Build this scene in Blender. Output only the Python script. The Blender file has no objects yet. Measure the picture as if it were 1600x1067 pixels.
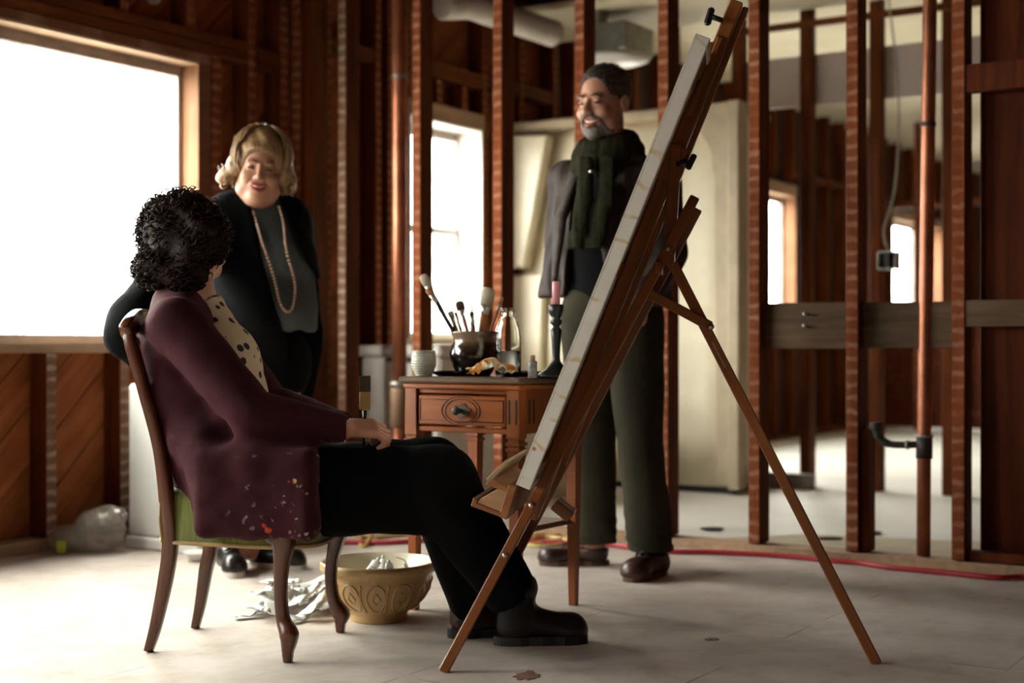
import bpy, bmesh, math, random
import numpy as np
from mathutils import Vector, Matrix

# ------------------------------------------------------------------ camera, world, exposure
F_PX, CAM_H, HORIZON = 2222.0, 0.825, 536.0
scene = bpy.context.scene
cam_d = bpy.data.cameras.new('camera')
cam_d.sensor_width = 36.0
cam_d.lens = F_PX / 1600.0 * 36.0
cam_d.shift_y = (HORIZON - 533.5) / 1600.0
cam_d.clip_start = 0.05
cam_d.dof.use_dof = True
cam_d.dof.focus_distance = 3.75
cam_d.dof.aperture_fstop = 2.0
cam = bpy.data.objects.new('camera', cam_d)
scene.collection.objects.link(cam)
cam.location = (0, 0, CAM_H)
cam.rotation_euler = (math.pi / 2, 0, 0)
scene.camera = cam

world = bpy.data.worlds.new('overcast_sky')
scene.world = world
world.use_nodes = True
bg = world.node_tree.nodes['Background']
bg.inputs[0].default_value = (1.0, 0.958, 0.905, 1)
bg.inputs[1].default_value = 27.0

vs = scene.view_settings
vs.view_transform = 'Standard'
vs.look = 'None'
vs.exposure = 0.30
vs.gamma = 1.0
vs.use_curve_mapping = False
try:
    scene.cycles.max_bounces = 10
    scene.cycles.diffuse_bounces = 5
    scene.cycles.transparent_max_bounces = 16
    scene.cycles.sample_clamp_indirect = 6.0
except Exception:
    pass

C = scene.collection
R = random.Random(7)

# ------------------------------------------------------------------ frames
# wall frame: t runs along the exterior wall away from the camera, u runs inward from it, z up
PE = np.array([-1.877, 5.605]); D1 = np.array([.5411, .8409]); NN = np.array([.8409, -.5411])
WM = Matrix(((D1[0], NN[0], 0, PE[0]), (D1[1], NN[1], 0, PE[1]), (0, 0, 1, 0), (0, 0, 0, 1)))
def W(t, u, z):
    return Vector((PE[0] + D1[0]*t + NN[0]*u, PE[1] + D1[1]*t + NN[1]*u, z))
def at(px, py, Y):
    "point seen at a pixel of the photograph, Y metres in front of the lens"
    return np.array([(px - 800) / F_PX * Y, Y, CAM_H + (HORIZON - py) / F_PX * Y])

# ------------------------------------------------------------------ helpers
def tag(o, label=None, cat=None, group=None, kind=None):
    if label: o['label'] = label
    if cat: o['category'] = cat
    if group: o['group'] = group
    if kind: o['kind'] = kind
    return o
def link(o, parent=None):
    C.objects.link(o)
    if parent is not None: o.parent = parent
    return o
def empty(name, loc=(0, 0, 0), rz=0.0, mat=None):
    o = bpy.data.objects.new(name, None); C.objects.link(o)
    o.empty_display_size = .05
    if mat is not None: o.matrix_world = mat
    else:
        o.location = Vector(loc); o.rotation_euler = (0, 0, rz)
    return o
def mesh(name, verts, faces, mats, parent=None, smooth=False, midx=None):
    me = bpy.data.meshes.new(name)
    me.from_pydata([tuple(map(float, v)) for v in verts], [], [tuple(int(i) for i in f) for f in faces])
    for m in (mats if isinstance(mats, (list, tuple)) else [mats]): me.materials.append(m)
    if midx is not None: me.polygons.foreach_set('material_index', np.asarray(midx, dtype=np.int32))
    if smooth: me.polygons.foreach_set('use_smooth', np.ones(len(me.polygons), dtype=bool))
    me.update()
    return link(bpy.data.objects.new(name, me), parent)
def bm_obj(name, bm, mats, parent=None, smooth=False):
    me = bpy.data.meshes.new(name)
    bmesh.ops.recalc_face_normals(bm, faces=bm.faces)
    bm.to_mesh(me); bm.free()
    for m in (mats if isinstance(mats, (list, tuple)) else [mats]): me.materials.append(m)
    if smooth: me.polygons.foreach_set('use_smooth', np.ones(len(me.polygons), dtype=bool))
    return link(bpy.data.objects.new(name, me), parent)
def add_box(bm, lo, hi, bev=0.0, M=None):
    vs_ = [bm.verts.new((x, y, z)) for x in (lo[0], hi[0]) for y in (lo[1], hi[1]) for z in (lo[2], hi[2])]
    fs = [bm.faces.new([vs_[i] for i in f]) for f in ((0,1,3,2),(4,6,7,5),(0,4,5,1),(2,3,7,6),(0,2,6,4),(1,5,7,3))]
    if bev > 0:
        es = list({e for f in fs for e in f.edges})
        r = bmesh.ops.bevel(bm, geom=es, offset=bev, segments=1, affect='EDGES', profile=.5)
        vs_ = list({v for f in r['faces'] for v in f.verts} | {v for v in vs_ if v.is_valid})
    if M is not None:
        bmesh.ops.transform(bm, matrix=M, verts=[v for v in vs_ if v.is_valid])
    return vs_
def box(name, lo, hi, mats, parent=None, bev=0.003, M=None):
    bm = bmesh.new(); add_box(bm, lo, hi, bev)
    if M is not None: bmesh.ops.transform(bm, matrix=M, verts=bm.verts)
    return bm_obj(name, bm, mats, parent)
def bar_matrix(a, b, up=(0, 1, 0)):
    "frame with z from a to b"
    a = Vector(a); b = Vector(b); z = (b - a).normalized(); up = Vector(up)
    x = up.cross(z)
    if x.length < 1e-4: x = Vector((1, 0, 0)).cross(z)
    x.normalize(); y = z.cross(x)
    M = Matrix((x, y, z)).transposed().to_4x4(); M.translation = a
    return M, (b - a).length
def bar(name, a, b, w, d, mats, parent=None, up=(0, 1, 0), bev=.003):
    "rectangular bar from a to b; d is its size along up, w across"
    M, L = bar_matrix(a, b, up)
    bm = bmesh.new(); add_box(bm, (-w/2, -d/2, 0), (w/2, d/2, L), bev)
    o = bm_obj(name, bm, mats, None)
    o.parent = parent
    o.matrix_local = M
    return o
def lathe(name, prof, mats, parent=None, n=40, loc=(0, 0, 0), smooth=True, scale=(1, 1), cap=True):
    vs_, fs = [], []
    m = len(prof)
    for i in range(n):
        a = 2 * math.pi * i / n
        for r, z in prof: vs_.append((r*math.cos(a)*scale[0] + loc[0], r*math.sin(a)*scale[1] + loc[1], z + loc[2]))
    for i in range(n):
        j = (i + 1) % n
        for k in range(m - 1): fs.append((i*m+k, j*m+k, j*m+k+1, i*m+k+1))
    if cap and prof[0][0] > 1e-5: fs.append([i*m for i in range(n)][::-1])
    if cap and prof[-1][0] > 1e-5: fs.append([i*m+m-1 for i in range(n)])
    bm = bmesh.new()
    bv = [bm.verts.new(v) for v in vs_]
    for f in fs:
        try: bm.faces.new([bv[i] for i in f])
        except ValueError: pass
    bmesh.ops.remove_doubles(bm, verts=bm.verts, dist=1e-5)
    return bm_obj(name, bm, mats, parent, smooth)
def tube_data(pts, rad, n=8, closed=False):
    pts = [Vector(p) for p in pts]
    rad = rad if hasattr(rad, '__len__') else [rad] * len(pts)
    vs_, fs = [], []
    prev = None
    for i, p in enumerate(pts):
        a = pts[i-1] if (i or closed) else p
        b = pts[(i+1) % len(pts)] if (i < len(pts)-1 or closed) else p
        t = (b - a).normalized() if (b - a).length > 1e-9 else Vector((0, 0, 1))
        if prev is None:
            x = t.orthogonal().normalized()
        else:
            x = (prev - t * prev.dot(t))
            x = x.normalized() if x.length > 1e-6 else t.orthogonal().normalized()
        prev = x; y = t.cross(x)
        for k in range(n):
            c = 2*math.pi*k/n
            vs_.append(p + (x*math.cos(c) + y*math.sin(c)) * rad[i])
    m = len(pts)
    for i in range(m if closed else m-1):
        j = (i+1) % m
        for k in range(n):
            l = (k+1) % n
            fs.append((i*n+k, i*n+l, j*n+l, j*n+k))
    if not closed:
        fs.append(tuple(range(n))[::-1]); fs.append(tuple((m-1)*n+k for k in range(n)))
    return vs_, fs
def tube(name, pts, rad, mats, parent=None, n=8, closed=False):
    v, f = tube_data(pts, rad, n, closed)
    return mesh(name, v, f, mats, parent, True)
def spline(ctrl, per=8):
    "Catmull-Rom through the control points"
    P = [np.asarray(c, float) for c in ctrl]
    P = [2*P[0]-P[1]] + P + [2*P[-1]-P[-2]]
    out = []
    for i in range(1, len(P)-2):
        for k in range(per):
            t = k / per
            a, b, c, d = P[i-1], P[i], P[i+1], P[i+2]
            out.append(.5*((2*b) + (-a+c)*t + (2*a-5*b+4*c-d)*t*t + (-a+3*b-3*c+d)*t**3))
    out.append(P[-2])
    return out
def prism(name, poly, ex, ey, ez, org, depth, mats, parent=None, bev=0.0, M=None):
    "2-D outline (a,b) -> org + a*ex + b*ey, extruded by depth along ez (centred)"
    org = np.asarray(org, float); ex = np.asarray(ex, float); ey = np.asarray(ey, float); ez = np.asarray(ez, float)
    bm = bmesh.new()
    lo = [bm.verts.new(org + a*ex + b*ey - ez*depth/2) for a, b in poly]
    hi = [bm.verts.new(org + a*ex + b*ey + ez*depth/2) for a, b in poly]
    bm.faces.new(lo[::-1]); bm.faces.new(hi)
    for i in range(len(poly)):
        j = (i+1) % len(poly); bm.faces.new((lo[i], lo[j], hi[j], hi[i]))
    if bev: bmesh.ops.bevel(bm, geom=list(bm.edges), offset=bev, segments=1, affect='EDGES', profile=.5)
    return bm_obj(name, bm, mats, parent)

# ------------------------------------------------------------------ materials
def new_mat(name):
    m = bpy.data.materials.new(name); m.use_nodes = True
    nt = m.node_tree; p = nt.nodes['Principled BSDF']
    return m, nt, p
def N(nt, typ, **kw):
    n = nt.nodes.new(typ)
    for k, v in kw.items(): setattr(n, k, v)
    return n
def ramp(nt, fac, stops):
    r = N(nt, 'ShaderNodeValToRGB'); e = r.color_ramp.elements
    while len(e) > 1: e.remove(e[-1])
    e[0].position = stops[0][0]; e[0].color = (*stops[0][1], 1)
    for p, c in stops[1:]:
        x = e.new(p); x.color = (*c, 1)
    nt.links.new(fac, r.inputs[0]); return r
def coords(nt, scale=(1, 1, 1), rnd=True):
    tc = N(nt, 'ShaderNodeTexCoord'); mp = N(nt, 'ShaderNodeMapping')
    mp.inputs['Scale'].default_value = scale
    nt.links.new(tc.outputs['Object'], mp.inputs[0])
    if not rnd: return mp.outputs[0]
    oi = N(nt, 'ShaderNodeObjectInfo'); add = N(nt, 'ShaderNodeVectorMath', operation='MULTIPLY_ADD')
    add.inputs[1].default_value = (37., 23., 51.)
    nt.links.new(oi.outputs['Random'], add.inputs[0]); nt.links.new(mp.outputs[0], add.inputs[2])
    return add.outputs[0]
def noise(nt, vec, scale=5., detail=4., rough=.55, dist=0.):
    n = N(nt, 'ShaderNodeTexNoise')
    n.inputs['Scale'].default_value = scale; n.inputs['Detail'].default_value = detail
    n.inputs['Roughness'].default_value = rough; n.inputs['Distortion'].default_value = dist
    nt.links.new(vec, n.inputs['Vector']); return n.outputs[0]
def mixc(nt, fac, a, b, blend='MIX'):
    m = N(nt, 'ShaderNodeMix', data_type='RGBA', blend_type=blend)
    if isinstance(fac, float): m.inputs[0].default_value = fac
    else: nt.links.new(fac, m.inputs[0])
    for s, v in ((6, a), (7, b)):
        if isinstance(v, tuple): m.inputs[s].default_value = (*v, 1)
        else: nt.links.new(v, m.inputs[s])
    return m.outputs[2]
def bump(nt, p, h, strength=.3, dist=.01):
    b = N(nt, 'ShaderNodeBump'); b.inputs['Strength'].default_value = strength; b.inputs['Distance'].default_value = dist
    nt.links.new(h, b.inputs['Height']); nt.links.new(b.outputs[0], p.inputs['Normal'])
def math_(nt, op, a, b=None):
    m = N(nt, 'ShaderNodeMath', operation=op)
    for i, v in enumerate((a, b)):
        if v is None: continue
        if isinstance(v, (int, float)): m.inputs[i].default_value = v
        else: nt.links.new(v, m.inputs[i])
    return m.outputs[0]

def wood(name, dark, mid, light, axis=2, rough=.65, fine=1.0, gloss=0.0, bmp=.25):
    m, nt, p = new_mat(name)
    sc = [16.*fine]*3; sc[axis] = 1.1*fine
    v = coords(nt, tuple(sc))
    n1 = noise(nt, v, 1.2, 5, .6, .7)
    r = ramp(nt, n1, [(.25, dark), (.5, mid), (.78, light)])
    v2 = coords(nt, (1.3, 1.3, 1.3))
    n2 = noise(nt, v2, 1.7, 3, .6)
    r2 = ramp(nt, n2, [(.3, (.62, .6, .58)), (.7, (1.12, 1.1, 1.08))])
    col = mixc(nt, 1.0, r.outputs[0], r2.outputs[0], 'MULTIPLY')
    nt.links.new(col, p.inputs['Base Color'])
    p.inputs['Roughness'].default_value = rough
    p.inputs['Coat Weight'].default_value = gloss; p.inputs['Coat Roughness'].default_value = .25
    p.inputs['Specular IOR Level'].default_value = .12 if rough > .6 else .35
    bump(nt, p, n1, bmp, .004)
    return m
def lath_wood(name, base_d, base_m, pale, axis=2, period=.05, amt=.75):
    "stud edge that carried lath and plaster: pale bands across a dark red-brown edge"
    m, nt, p = new_mat(name)
    sc = [14.]*3; sc[axis] = 1.2
    n1 = noise(nt, coords(nt, tuple(sc)), 1.2, 5, .6, .5)
    base = ramp(nt, n1, [(.3, base_d), (.7, base_m)])
    tc = N(nt, 'ShaderNodeTexCoord'); sx = N(nt, 'ShaderNodeSeparateXYZ'); nt.links.new(tc.outputs['Object'], sx.inputs[0])
    nz = noise(nt, coords(nt, (1, 1, 1)), 11., 4, .65)
    zz = math_(nt, 'ADD', math_(nt, 'MULTIPLY', sx.outputs[axis], 1./period), math_(nt, 'MULTIPLY', nz, .95))
    fr = math_(nt, 'FRACT', zz)
    band = ramp(nt, fr, [(0., (1, 1, 1)), (.22, (.8, .8, .8)), (.34, (.08, .08, .08)), (.86, (.12, .12, .12)), (1., (1, 1, 1))])
    big = ramp(nt, noise(nt, coords(nt, (1, 1, 1)), 5., 4, .65), [(.36, (.1, .1, .1)), (.62, (1, 1, 1))])
    f = math_(nt, 'MULTIPLY', math_(nt, 'MULTIPLY', band.outputs[0], big.outputs[0]), amt)
    col = mixc(nt, f, base.outputs[0], pale)
    nt.links.new(col, p.inputs['Base Color']); p.inputs['Roughness'].default_value = .85; p.inputs['Specular IOR Level'].default_value = .12
    bump(nt, p, f, .4, .004)
    return m
def plain(name, col, rough=.5, metal=0., var=.12, nscale=9., coat=0., bmp=0., bscale=60., spec=None):
    m, nt, p = new_mat(name)
    n1 = noise(nt, coords(nt), nscale, 4, .6)
    d = tuple(c*(1-var*1.6) for c in col); l = tuple(min(1, c*(1+var)) for c in col)
    r = ramp(nt, n1, [(.3, d), (.7, l)])
    nt.links.new(r.outputs[0], p.inputs['Base Color'])
    p.inputs['Roughness'].default_value = rough; p.inputs['Metallic'].default_value = metal
    p.inputs['Coat Weight'].default_value = coat
    if spec is not None: p.inputs['Specular IOR Level'].default_value = spec
    if bmp: bump(nt, p, noise(nt, coords(nt), bscale, 3, .6), bmp, .004)
    return m
def fabric(name, col, var=.2, scale=260., bmp=.4, rough=.95, fold=6., sheen=0.0):
    m, nt, p = new_mat(name)
    v = coords(nt)
    n1 = noise(nt, v, fold, 4, .6); n2 = noise(nt, v, scale, 2, .5)
    d = tuple(c*(1-var) for c in col); l = tuple(min(1, c*(1+var)) for c in col)
    r = ramp(nt, n1, [(.3, d), (.7, l)])
    nt.links.new(r.outputs[0], p.inputs['Base Color'])
    p.inputs['Roughness'].default_value = rough
    p.inputs['Specular IOR Level'].default_value = .06
    p.inputs['Sheen Weight'].default_value = sheen
    bump(nt, p, n2, bmp, .003)
    return m

M_STUD = wood('old_stud_wood', (.058, .012, .0022), (.128, .030, .0055), (.20, .056, .0125), 2)
M_STUDH = wood('old_beam_wood', (.058, .014, .003), (.125, .034, .008), (.20, .062, .017), 0)
M_STUDU = wood('old_cross_wood', (.058, .014, .003), (.125, .034, .008), (.20, .062, .017), 1)
M_LATH = lath_wood('lath_marked_edge', (.125, .027, .007), (.235, .058, .017), (.46, .28, .19), amt=.55)
M_LATHP = lath_wood('plaster_marked_edge', (.13, .062, .035), (.22, .115, .07), (.44, .35, .28), amt=.8)
M_LATHB = lath_wood('plaster_marked_beam', (.12, .045, .022), (.2, .085, .042), (.42, .27, .2), axis=0, period=.3, amt=.4)
M_SHEATH = wood('diagonal_sheathing_wood', (.17, .042, .012), (.29, .085, .026), (.38, .13, .048), 0, fine=.8, bmp=.15)
M_PALE = wood('pale_raw_wood', (.30, .18, .105), (.41, .27, .175), (.50, .36, .25), 0)
M_PALEZ = wood('pale_jamb_wood', (.17, .075, .035), (.25, .125, .065), (.31, .17, .10), 2)
M_GREYBOARD = wood('weathered_board', (.06, .036, .021), (.12, .075, .044), (.18, .12, .077), 1)
M_DARKW = plain('dark_siding_back', (.05, .018, .008), .8)
M_REDBOARD = wood('red_brown_board', (.05, .008, .0018), (.098, .019, .004), (.145, .034, .008), 2)
M_CREAM = plain('cream_paint', (.62, .55, .40), .6, var=.08, nscale=3.)
M_CEIL = plain('cream_ceiling', (.70, .64, .47), .7, var=.06, nscale=2.5)
M_SOFFIT = plain('lavender_drywall', (.62, .55, .52), .7, var=.05, nscale=3.)
M_WHITEP = plain('white_paint', (.78, .75, .70), .5, var=.05)
M_ALU = plain('aluminium_sash', (.62, .60, .57), .4, .6, var=.08)
M_FRAMEG = plain('grey_window_frame', (.30, .24, .21), .6, var=.25)
M_PANELW = plain('cream_fibreglass', (.72, .65, .48), .35, var=.08, nscale=3.5, bmp=.05, bscale=14.)
M_TAN = plain('tan_flange', (.5, .41, .28), .5, var=.1)

def glass_mat():
    m = bpy.data.materials.new('window_glass'); m.use_nodes = True; nt = m.node_tree
    nt.nodes.clear()
    out = N(nt, 'ShaderNodeOutputMaterial'); mx = N(nt, 'ShaderNodeMixShader'); tr = N(nt, 'ShaderNodeBsdfTransparent'); gl = N(nt, 'ShaderNodeBsdfGlossy')
    lw = N(nt, 'ShaderNodeLayerWeight'); lw.inputs[0].default_value = .5
    fr = ramp(nt, lw.outputs['Facing'], [(.0, (.02, .02, .02)), (.7, (.05, .05, .05)), (1., (.5, .5, .5))])
    nz = noise(nt, coords(nt), 3., 2); rr = ramp(nt, nz, [(.3, (.93, .95, .93)), (.7, (.97, .98, .97))])
    nt.links.new(rr.outputs[0], tr.inputs[0]); gl.inputs['Roughness'].default_value = .02
    nt.links.new(fr.outputs[0], mx.inputs[0]); nt.links.new(tr.outputs[0], mx.inputs[1]); nt.links.new(gl.outputs[0], mx.inputs[2])
    nt.links.new(mx.outputs[0], out.inputs[0])
    return m
M_GLASS = glass_mat()

def floor_mat():
    m, nt, p = new_mat('dusty_subfloor')
    v = coords(nt, rnd=False)
    big = noise(nt, v, .9, 5, .6); fine = noise(nt, v, 14., 5, .65); mid = noise(nt, v, 4.2, 5, .6, .4)
    c1 = ramp(nt, big, [(.3, (.46, .395, .35)), (.5, (.55, .48, .435)), (.72, (.62, .55, .505))])
    c2 = ramp(nt, mid, [(.32, (.80, .77, .74)), (.6, (1., 1., 1.))])
    c3 = ramp(nt, fine, [(.28, (.86, .82, .78)), (.5, (1, 1, 1))])
    col = mixc(nt, 1., mixc(nt, 1., c1.outputs[0], c2.outputs[0], 'MULTIPLY'), c3.outputs[0], 'MULTIPLY')
    # narrow board joints and specks, worn into the dust
    br = N(nt, 'ShaderNodeTexBrick'); br.offset = .37; br.squash = 1.0
    br.inputs['Scale'].default_value = 1.0; br.inputs['Mortar Size'].default_value = .004; br.inputs['Brick Width'].default_value = 2.4; br.inputs['Row Height'].default_value = .62
    nt.links.new(v, br.inputs['Vector'])
    wear = ramp(nt, noise(nt, v, 2.6, 4, .7), [(.47, (0, 0, 0)), (.62, (.75, .75, .75))])
    jf = math_(nt, 'MULTIPLY', br.outputs['Fac'], wear.outputs[0])
    col = mixc(nt, jf, col, (.16, .11, .08))
    vo = N(nt, 'ShaderNodeTexVoronoi'); vo.inputs['Scale'].default_value = 6.5; nt.links.new(v, vo.inputs['Vector'])
    sp = ramp(nt, vo.outputs['Distance'], [(.03, (.85, .85, .85)), (.06, (0, 0, 0))])
    sf = math_(nt, 'MULTIPLY', sp.outputs[0], ramp(nt, noise(nt, v, 5.3, 2), [(.52, (0, 0, 0)), (.6, (1, 1, 1))]).outputs[0])
    col = mixc(nt, sf, col, (.13, .075, .05))
    nt.links.new(col, p.inputs['Base Color']); p.inputs['Roughness'].default_value = .72
    p.inputs['Specular IOR Level'].default_value = .3
    bump(nt, p, mid, .12, .01)
    return m
M_FLOOR = floor_mat()

# ------------------------------------------------------------------ the setting
T1, T2, T3 = 1.5047, 4.03, 9.6          # front faces of the three stud partitions
CEIL = 2.9
def in_wall(o):                          # objects modelled in wall coordinates
    o.matrix_world = WM; return o
def wbox(name, lo, hi, mats, parent=None, bev=.002):
    o = box(name, lo, hi, mats, parent, bev)
    if parent is None: o.matrix_world = WM
    return o
def wall_root(name):
    return tag(empty(name, mat=WM), kind='structure')

fl = wbox('floor', (-8.5, -.17, -.06), (T1+.05, 7.2, 0), M_FLOOR, bev=0); tag(fl, kind='structure')
fl2 = wbox('floor_far', (T1+.05, -.17, -.06), (14.0, 7.2, 0), plain('pale_vinyl_floor', (.68, .65, .60), .55, var=.07, nscale=1.6), bev=0); tag(fl2, kind='structure')
ground = box('outdoor_ground', (-40, -40, -.35), (40, 60, -.25), plain('pale_gravel', (.45, .43, .4), .9), bev=0); tag(ground, kind='structure')
ce = wbox('ceiling', (-8.5, -.17, CEIL), (T2, 7.2, CEIL+.05), M_DARKW, bev=0); tag(ce, kind='structure')
ce2 = wbox('ceiling_far', (T2, -.17, CEIL), (14.0, 7.2, CEIL+.05), M_CEIL, bev=0); tag(ce2, kind='structure')
ce3 = wbox('ceiling_panel', (3.2, 0, 2.72), (T2-.02, 7.0, 2.75), M_CEIL, bev=.002); tag(ce3, kind='structure')

# ---- exterior wall with its windows
WL = wall_root('wall_left')
WINS = [(-6.1, -4.5, .826, 2.08), (-3.2, .89, .826, 2.08), (2.45, 3.15, .85, 2.06), (4.7, 8.02, 1.03, 2.10), (10.7, 12.45, 1.03, 2.12)]
_stud_cache = {}
def stud(parent, t, u, z0, z1, wt, wu, face=None, mats=None):
    "upright: wt along t, wu along u; face names the sides that carry lath marks ('u+', 't-')"
    key = (round(wt, 3), round(wu, 3), round(z1-z0, 3), face, mats)
    me = _stud_cache.get(key)
    if me is None:
        bm = bmesh.new(); add_box(bm, (0, 0, 0), (wt, wu, z1-z0), .003)
        me = bpy.data.meshes.new('stud'); bmesh.ops.recalc_face_normals(bm, faces=bm.faces)
        for f in bm.faces:
            n = f.normal
            if (face == 'u+' and n.y > .9) or (face == 't-' and n.x < -.9): f.material_index = 1
        bm.to_mesh(me); bm.free()
        for m in (mats or (M_STUD, M_LATH)): me.materials.append(m)
        _stud_cache[key] = me
    o = link(bpy.data.objects.new('stud', me), parent); o.location = (t, u, z0)
    return o
def member(name, lo, hi, mat, parent, bev=.003):
    o = box(name, (0, 0, 0), tuple(np.subtract(hi, lo)), mat, parent, bev); o.location = lo; return o
def clip_poly(poly, lo, hi):
    for ax in (0, 1):
        for s, b in ((1, lo[ax]), (-1, hi[ax])):
            out = []
            for i in range(len(poly)):
                p, q = poly[i-1], poly[i]
                ip, iq = s*(p[ax]-b) >= 0, s*(q[ax]-b) >= 0
                if ip != iq:
                    k = (b-p[ax])/(q[ax]-p[ax]); out.append((p[0]+k*(q[0]-p[0]), p[1]+k*(q[1]-p[1])))
                if iq: out.append(q)
            poly = out
            if len(poly) < 3: return []
    return poly
def sheathing(parent, t0, t1, z0, z1, u, bw=.165, ph=0.0):
    "boards nailed diagonally across the outside of the studs"
    c = math.cos(math.pi/4); k0 = int((z0-t1)/(bw/c)) - 2; k1 = int((z1-t0)/(bw/c)) + 2
    for k in range(k0, k1):
        a = (k+ph)*bw/c; g = .004
        poly = [(t0-9, t0-9+a+g), (t1+9, t1+9+a+g), (t1+9, t1+9+a+bw/c-g), (t0-9, t0-9+a+bw/c-g)]
        poly = clip_poly(poly, (t0, z0), (t1, z1))
        if len(poly) < 3: continue
        ar = abs(sum(poly[i-1][0]*poly[i][1]-poly[i][0]*poly[i-1][1] for i in range(len(poly))))/2
        if ar < .003: continue
        cx = sum(p[0] for p in poly)/len(poly); cz = sum(p[1] for p in poly)/len(poly)
        # local x runs along the board so that the grain does
        ex = np.array((c, 0, c)); ez = np.array((-c, 0, c))
        loc = np.array((cx, u - R.uniform(0, .004), cz))
        pts = [(np.dot((p[0]-cx, 0, p[1]-cz), ex), np.dot((p[0]-cx, 0, p[1]-cz), ez)) for p in poly]
        o = prism('sheathing_board', pts, (1, 0, 0), (0, 0, 1), (0, 1, 0), (0, 0, 0), .02, M_SHEATH, parent)
        o.matrix_local = Matrix(((c, 0, -c, loc[0]), (0, 1, 0, loc[1]), (c, 0, c, loc[2]), (0, 0, 0, 1)))
SH_U = -.115
# low bays under the big window, the piers and the band above the openings
sheathing(WL, -1.2, .92, .0, .80, SH_U, ph=.22)
sheathing(WL, .92, 2.42, .0, 2.9, SH_U, ph=.22)
sheathing(WL, -1.2, .92, 2.1, 2.9, SH_U, ph=.22)
sheathing(WL, 2.42, 3.2, 2.1, 2.9, SH_U, ph=.22)
sheathing(WL, 3.2, 4.1, .0, 2.9, SH_U, ph=.22)
# outer siding behind the boards, in panels around the openings
def siding(t0, t1, z0, z1): member('siding_panel', (t0, -.16, z0), (t1, -.128, z1), M_DARKW, WL, 0)
prev = -8.5
for (a, b, z0, z1) in WINS:
    siding(prev, a, 0, CEIL); siding(a, b, 0, z0-.03); siding(a, b, z1+.03, CEIL); prev = b
siding(prev, 14.0, 0, CEIL)
member('bottom_plate', (-8.4, -.1, 0), (T1, 0, .048), M_PALE, WL)
member('bottom_plate', (T1+.1, -.1, 0), (14.0, 0, .048), M_STUDH, WL)
# uprights: under the big window
for t in (-3.2, -2.75, -2.35, -1.95, -1.55, -1.15, -.75, -.35, .05, .43):
    stud(WL, t, -.1, .048, .786, .052, .1, 'u+', (M_STUD, M_LATHP))
# trimmers, king studs and the corner post
stud(WL, .89, -.1, .048, 2.125, .07, .1, 'u+', (M_STUD, M_LATHB))
stud(WL, .963, -.1, .048, 2.125, .063, .1, 'u+')
stud(WL, 1.202, -.1, .048, CEIL, .05, .1, 'u+')
stud(WL, 1.42, -.1, .048, CEIL, .06, .1, 'u+')
for t in (-.75, -.35, .05, .43, .812):
    stud(WL, t, -.1, 2.226, CEIL, .051, .1, 'u+')
for t in (1.75, 2.155, 2.258, 2.4, 3.155, 3.56, 3.95): stud(WL, t, -.1, .048, CEIL, .05, .1, 'u+')
for t in (2.70, 2.95): stud(WL, t, -.1, 2.145, 2.29, .05, .1, 'u+')
for t in np.arange(4.2, 14.0, .42):
    blocked = [w for w in WINS if w[0]-.06 < t < w[1]]
    if not blocked: stud(WL, float(t), -.1, .048, CEIL, .05, .1, 'u+', (M_STUD, M_STUD))
    else:
        stud(WL, float(t), -.1, .048, blocked[0][2]-.03, .05, .1, 'u+', (M_STUD, M_STUD))
        stud(WL, float(t), -.1, blocked[0][3]+.15, CEIL, .05, .1, 'u+', (M_STUD, M_STUD))
# header over the big window: two stacked members, then blocks to the corner
member('header', (-3.5, -.1, 2.125), (1.2, .004, 2.172), M_STUDH, WL)
member('header', (-3.5, -.1, 2.176), (1.2, .0, 2.226), M_STUDH, WL)
member('header', (-3.5, -.1, 2.08), (.958, .006, 2.122), M_LATHB, WL)
member('fire_block', (1.255, -.1, 2.125), (1.42, -.006, 2.215), M_STUDH, WL)
member('fire_block', (1.62, -.1, 2.29), (2.155, -.004, 2.36), M_STUDH, WL)
member('header', (2.31, -.1, 2.30), (3.155, -.004, 2.385), M_STUDH, WL)
member('header', (3.21, -.1, 2.32), (3.95, -.004, 2.40), M_STUDH, WL)
for (a, b, z0, z1) in WINS[2:]:
    member('header', (a-.02, -.11, z1+.0), (b+.02, .006, z1+.09), M_PALE, WL)
for (a, b) in ((8.1, 9.55), (9.75, 10.6)):
    member('fire_block', (a, -.09, 2.27), (b, -.006, 2.33), M_STUDH, WL)
    member('fire_block', (a, -.09, .98), (b, -.006, 1.03), M_STUDH, WL)
# small pale lump above the header
nb = W(.70, -.09, 2.34)
lathe('pale_lump', [(.0, -.03), (.02, -.026), (.032, -.01), (.034, .008), (.024, .024), (0, .03)], plain('papery_lump', (.55, .47, .4), .9), None, 14, nb)
tag(bpy.data.objects['pale_lump'], 'small round pale lump stuck above the header of the big window', 'lump')

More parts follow.
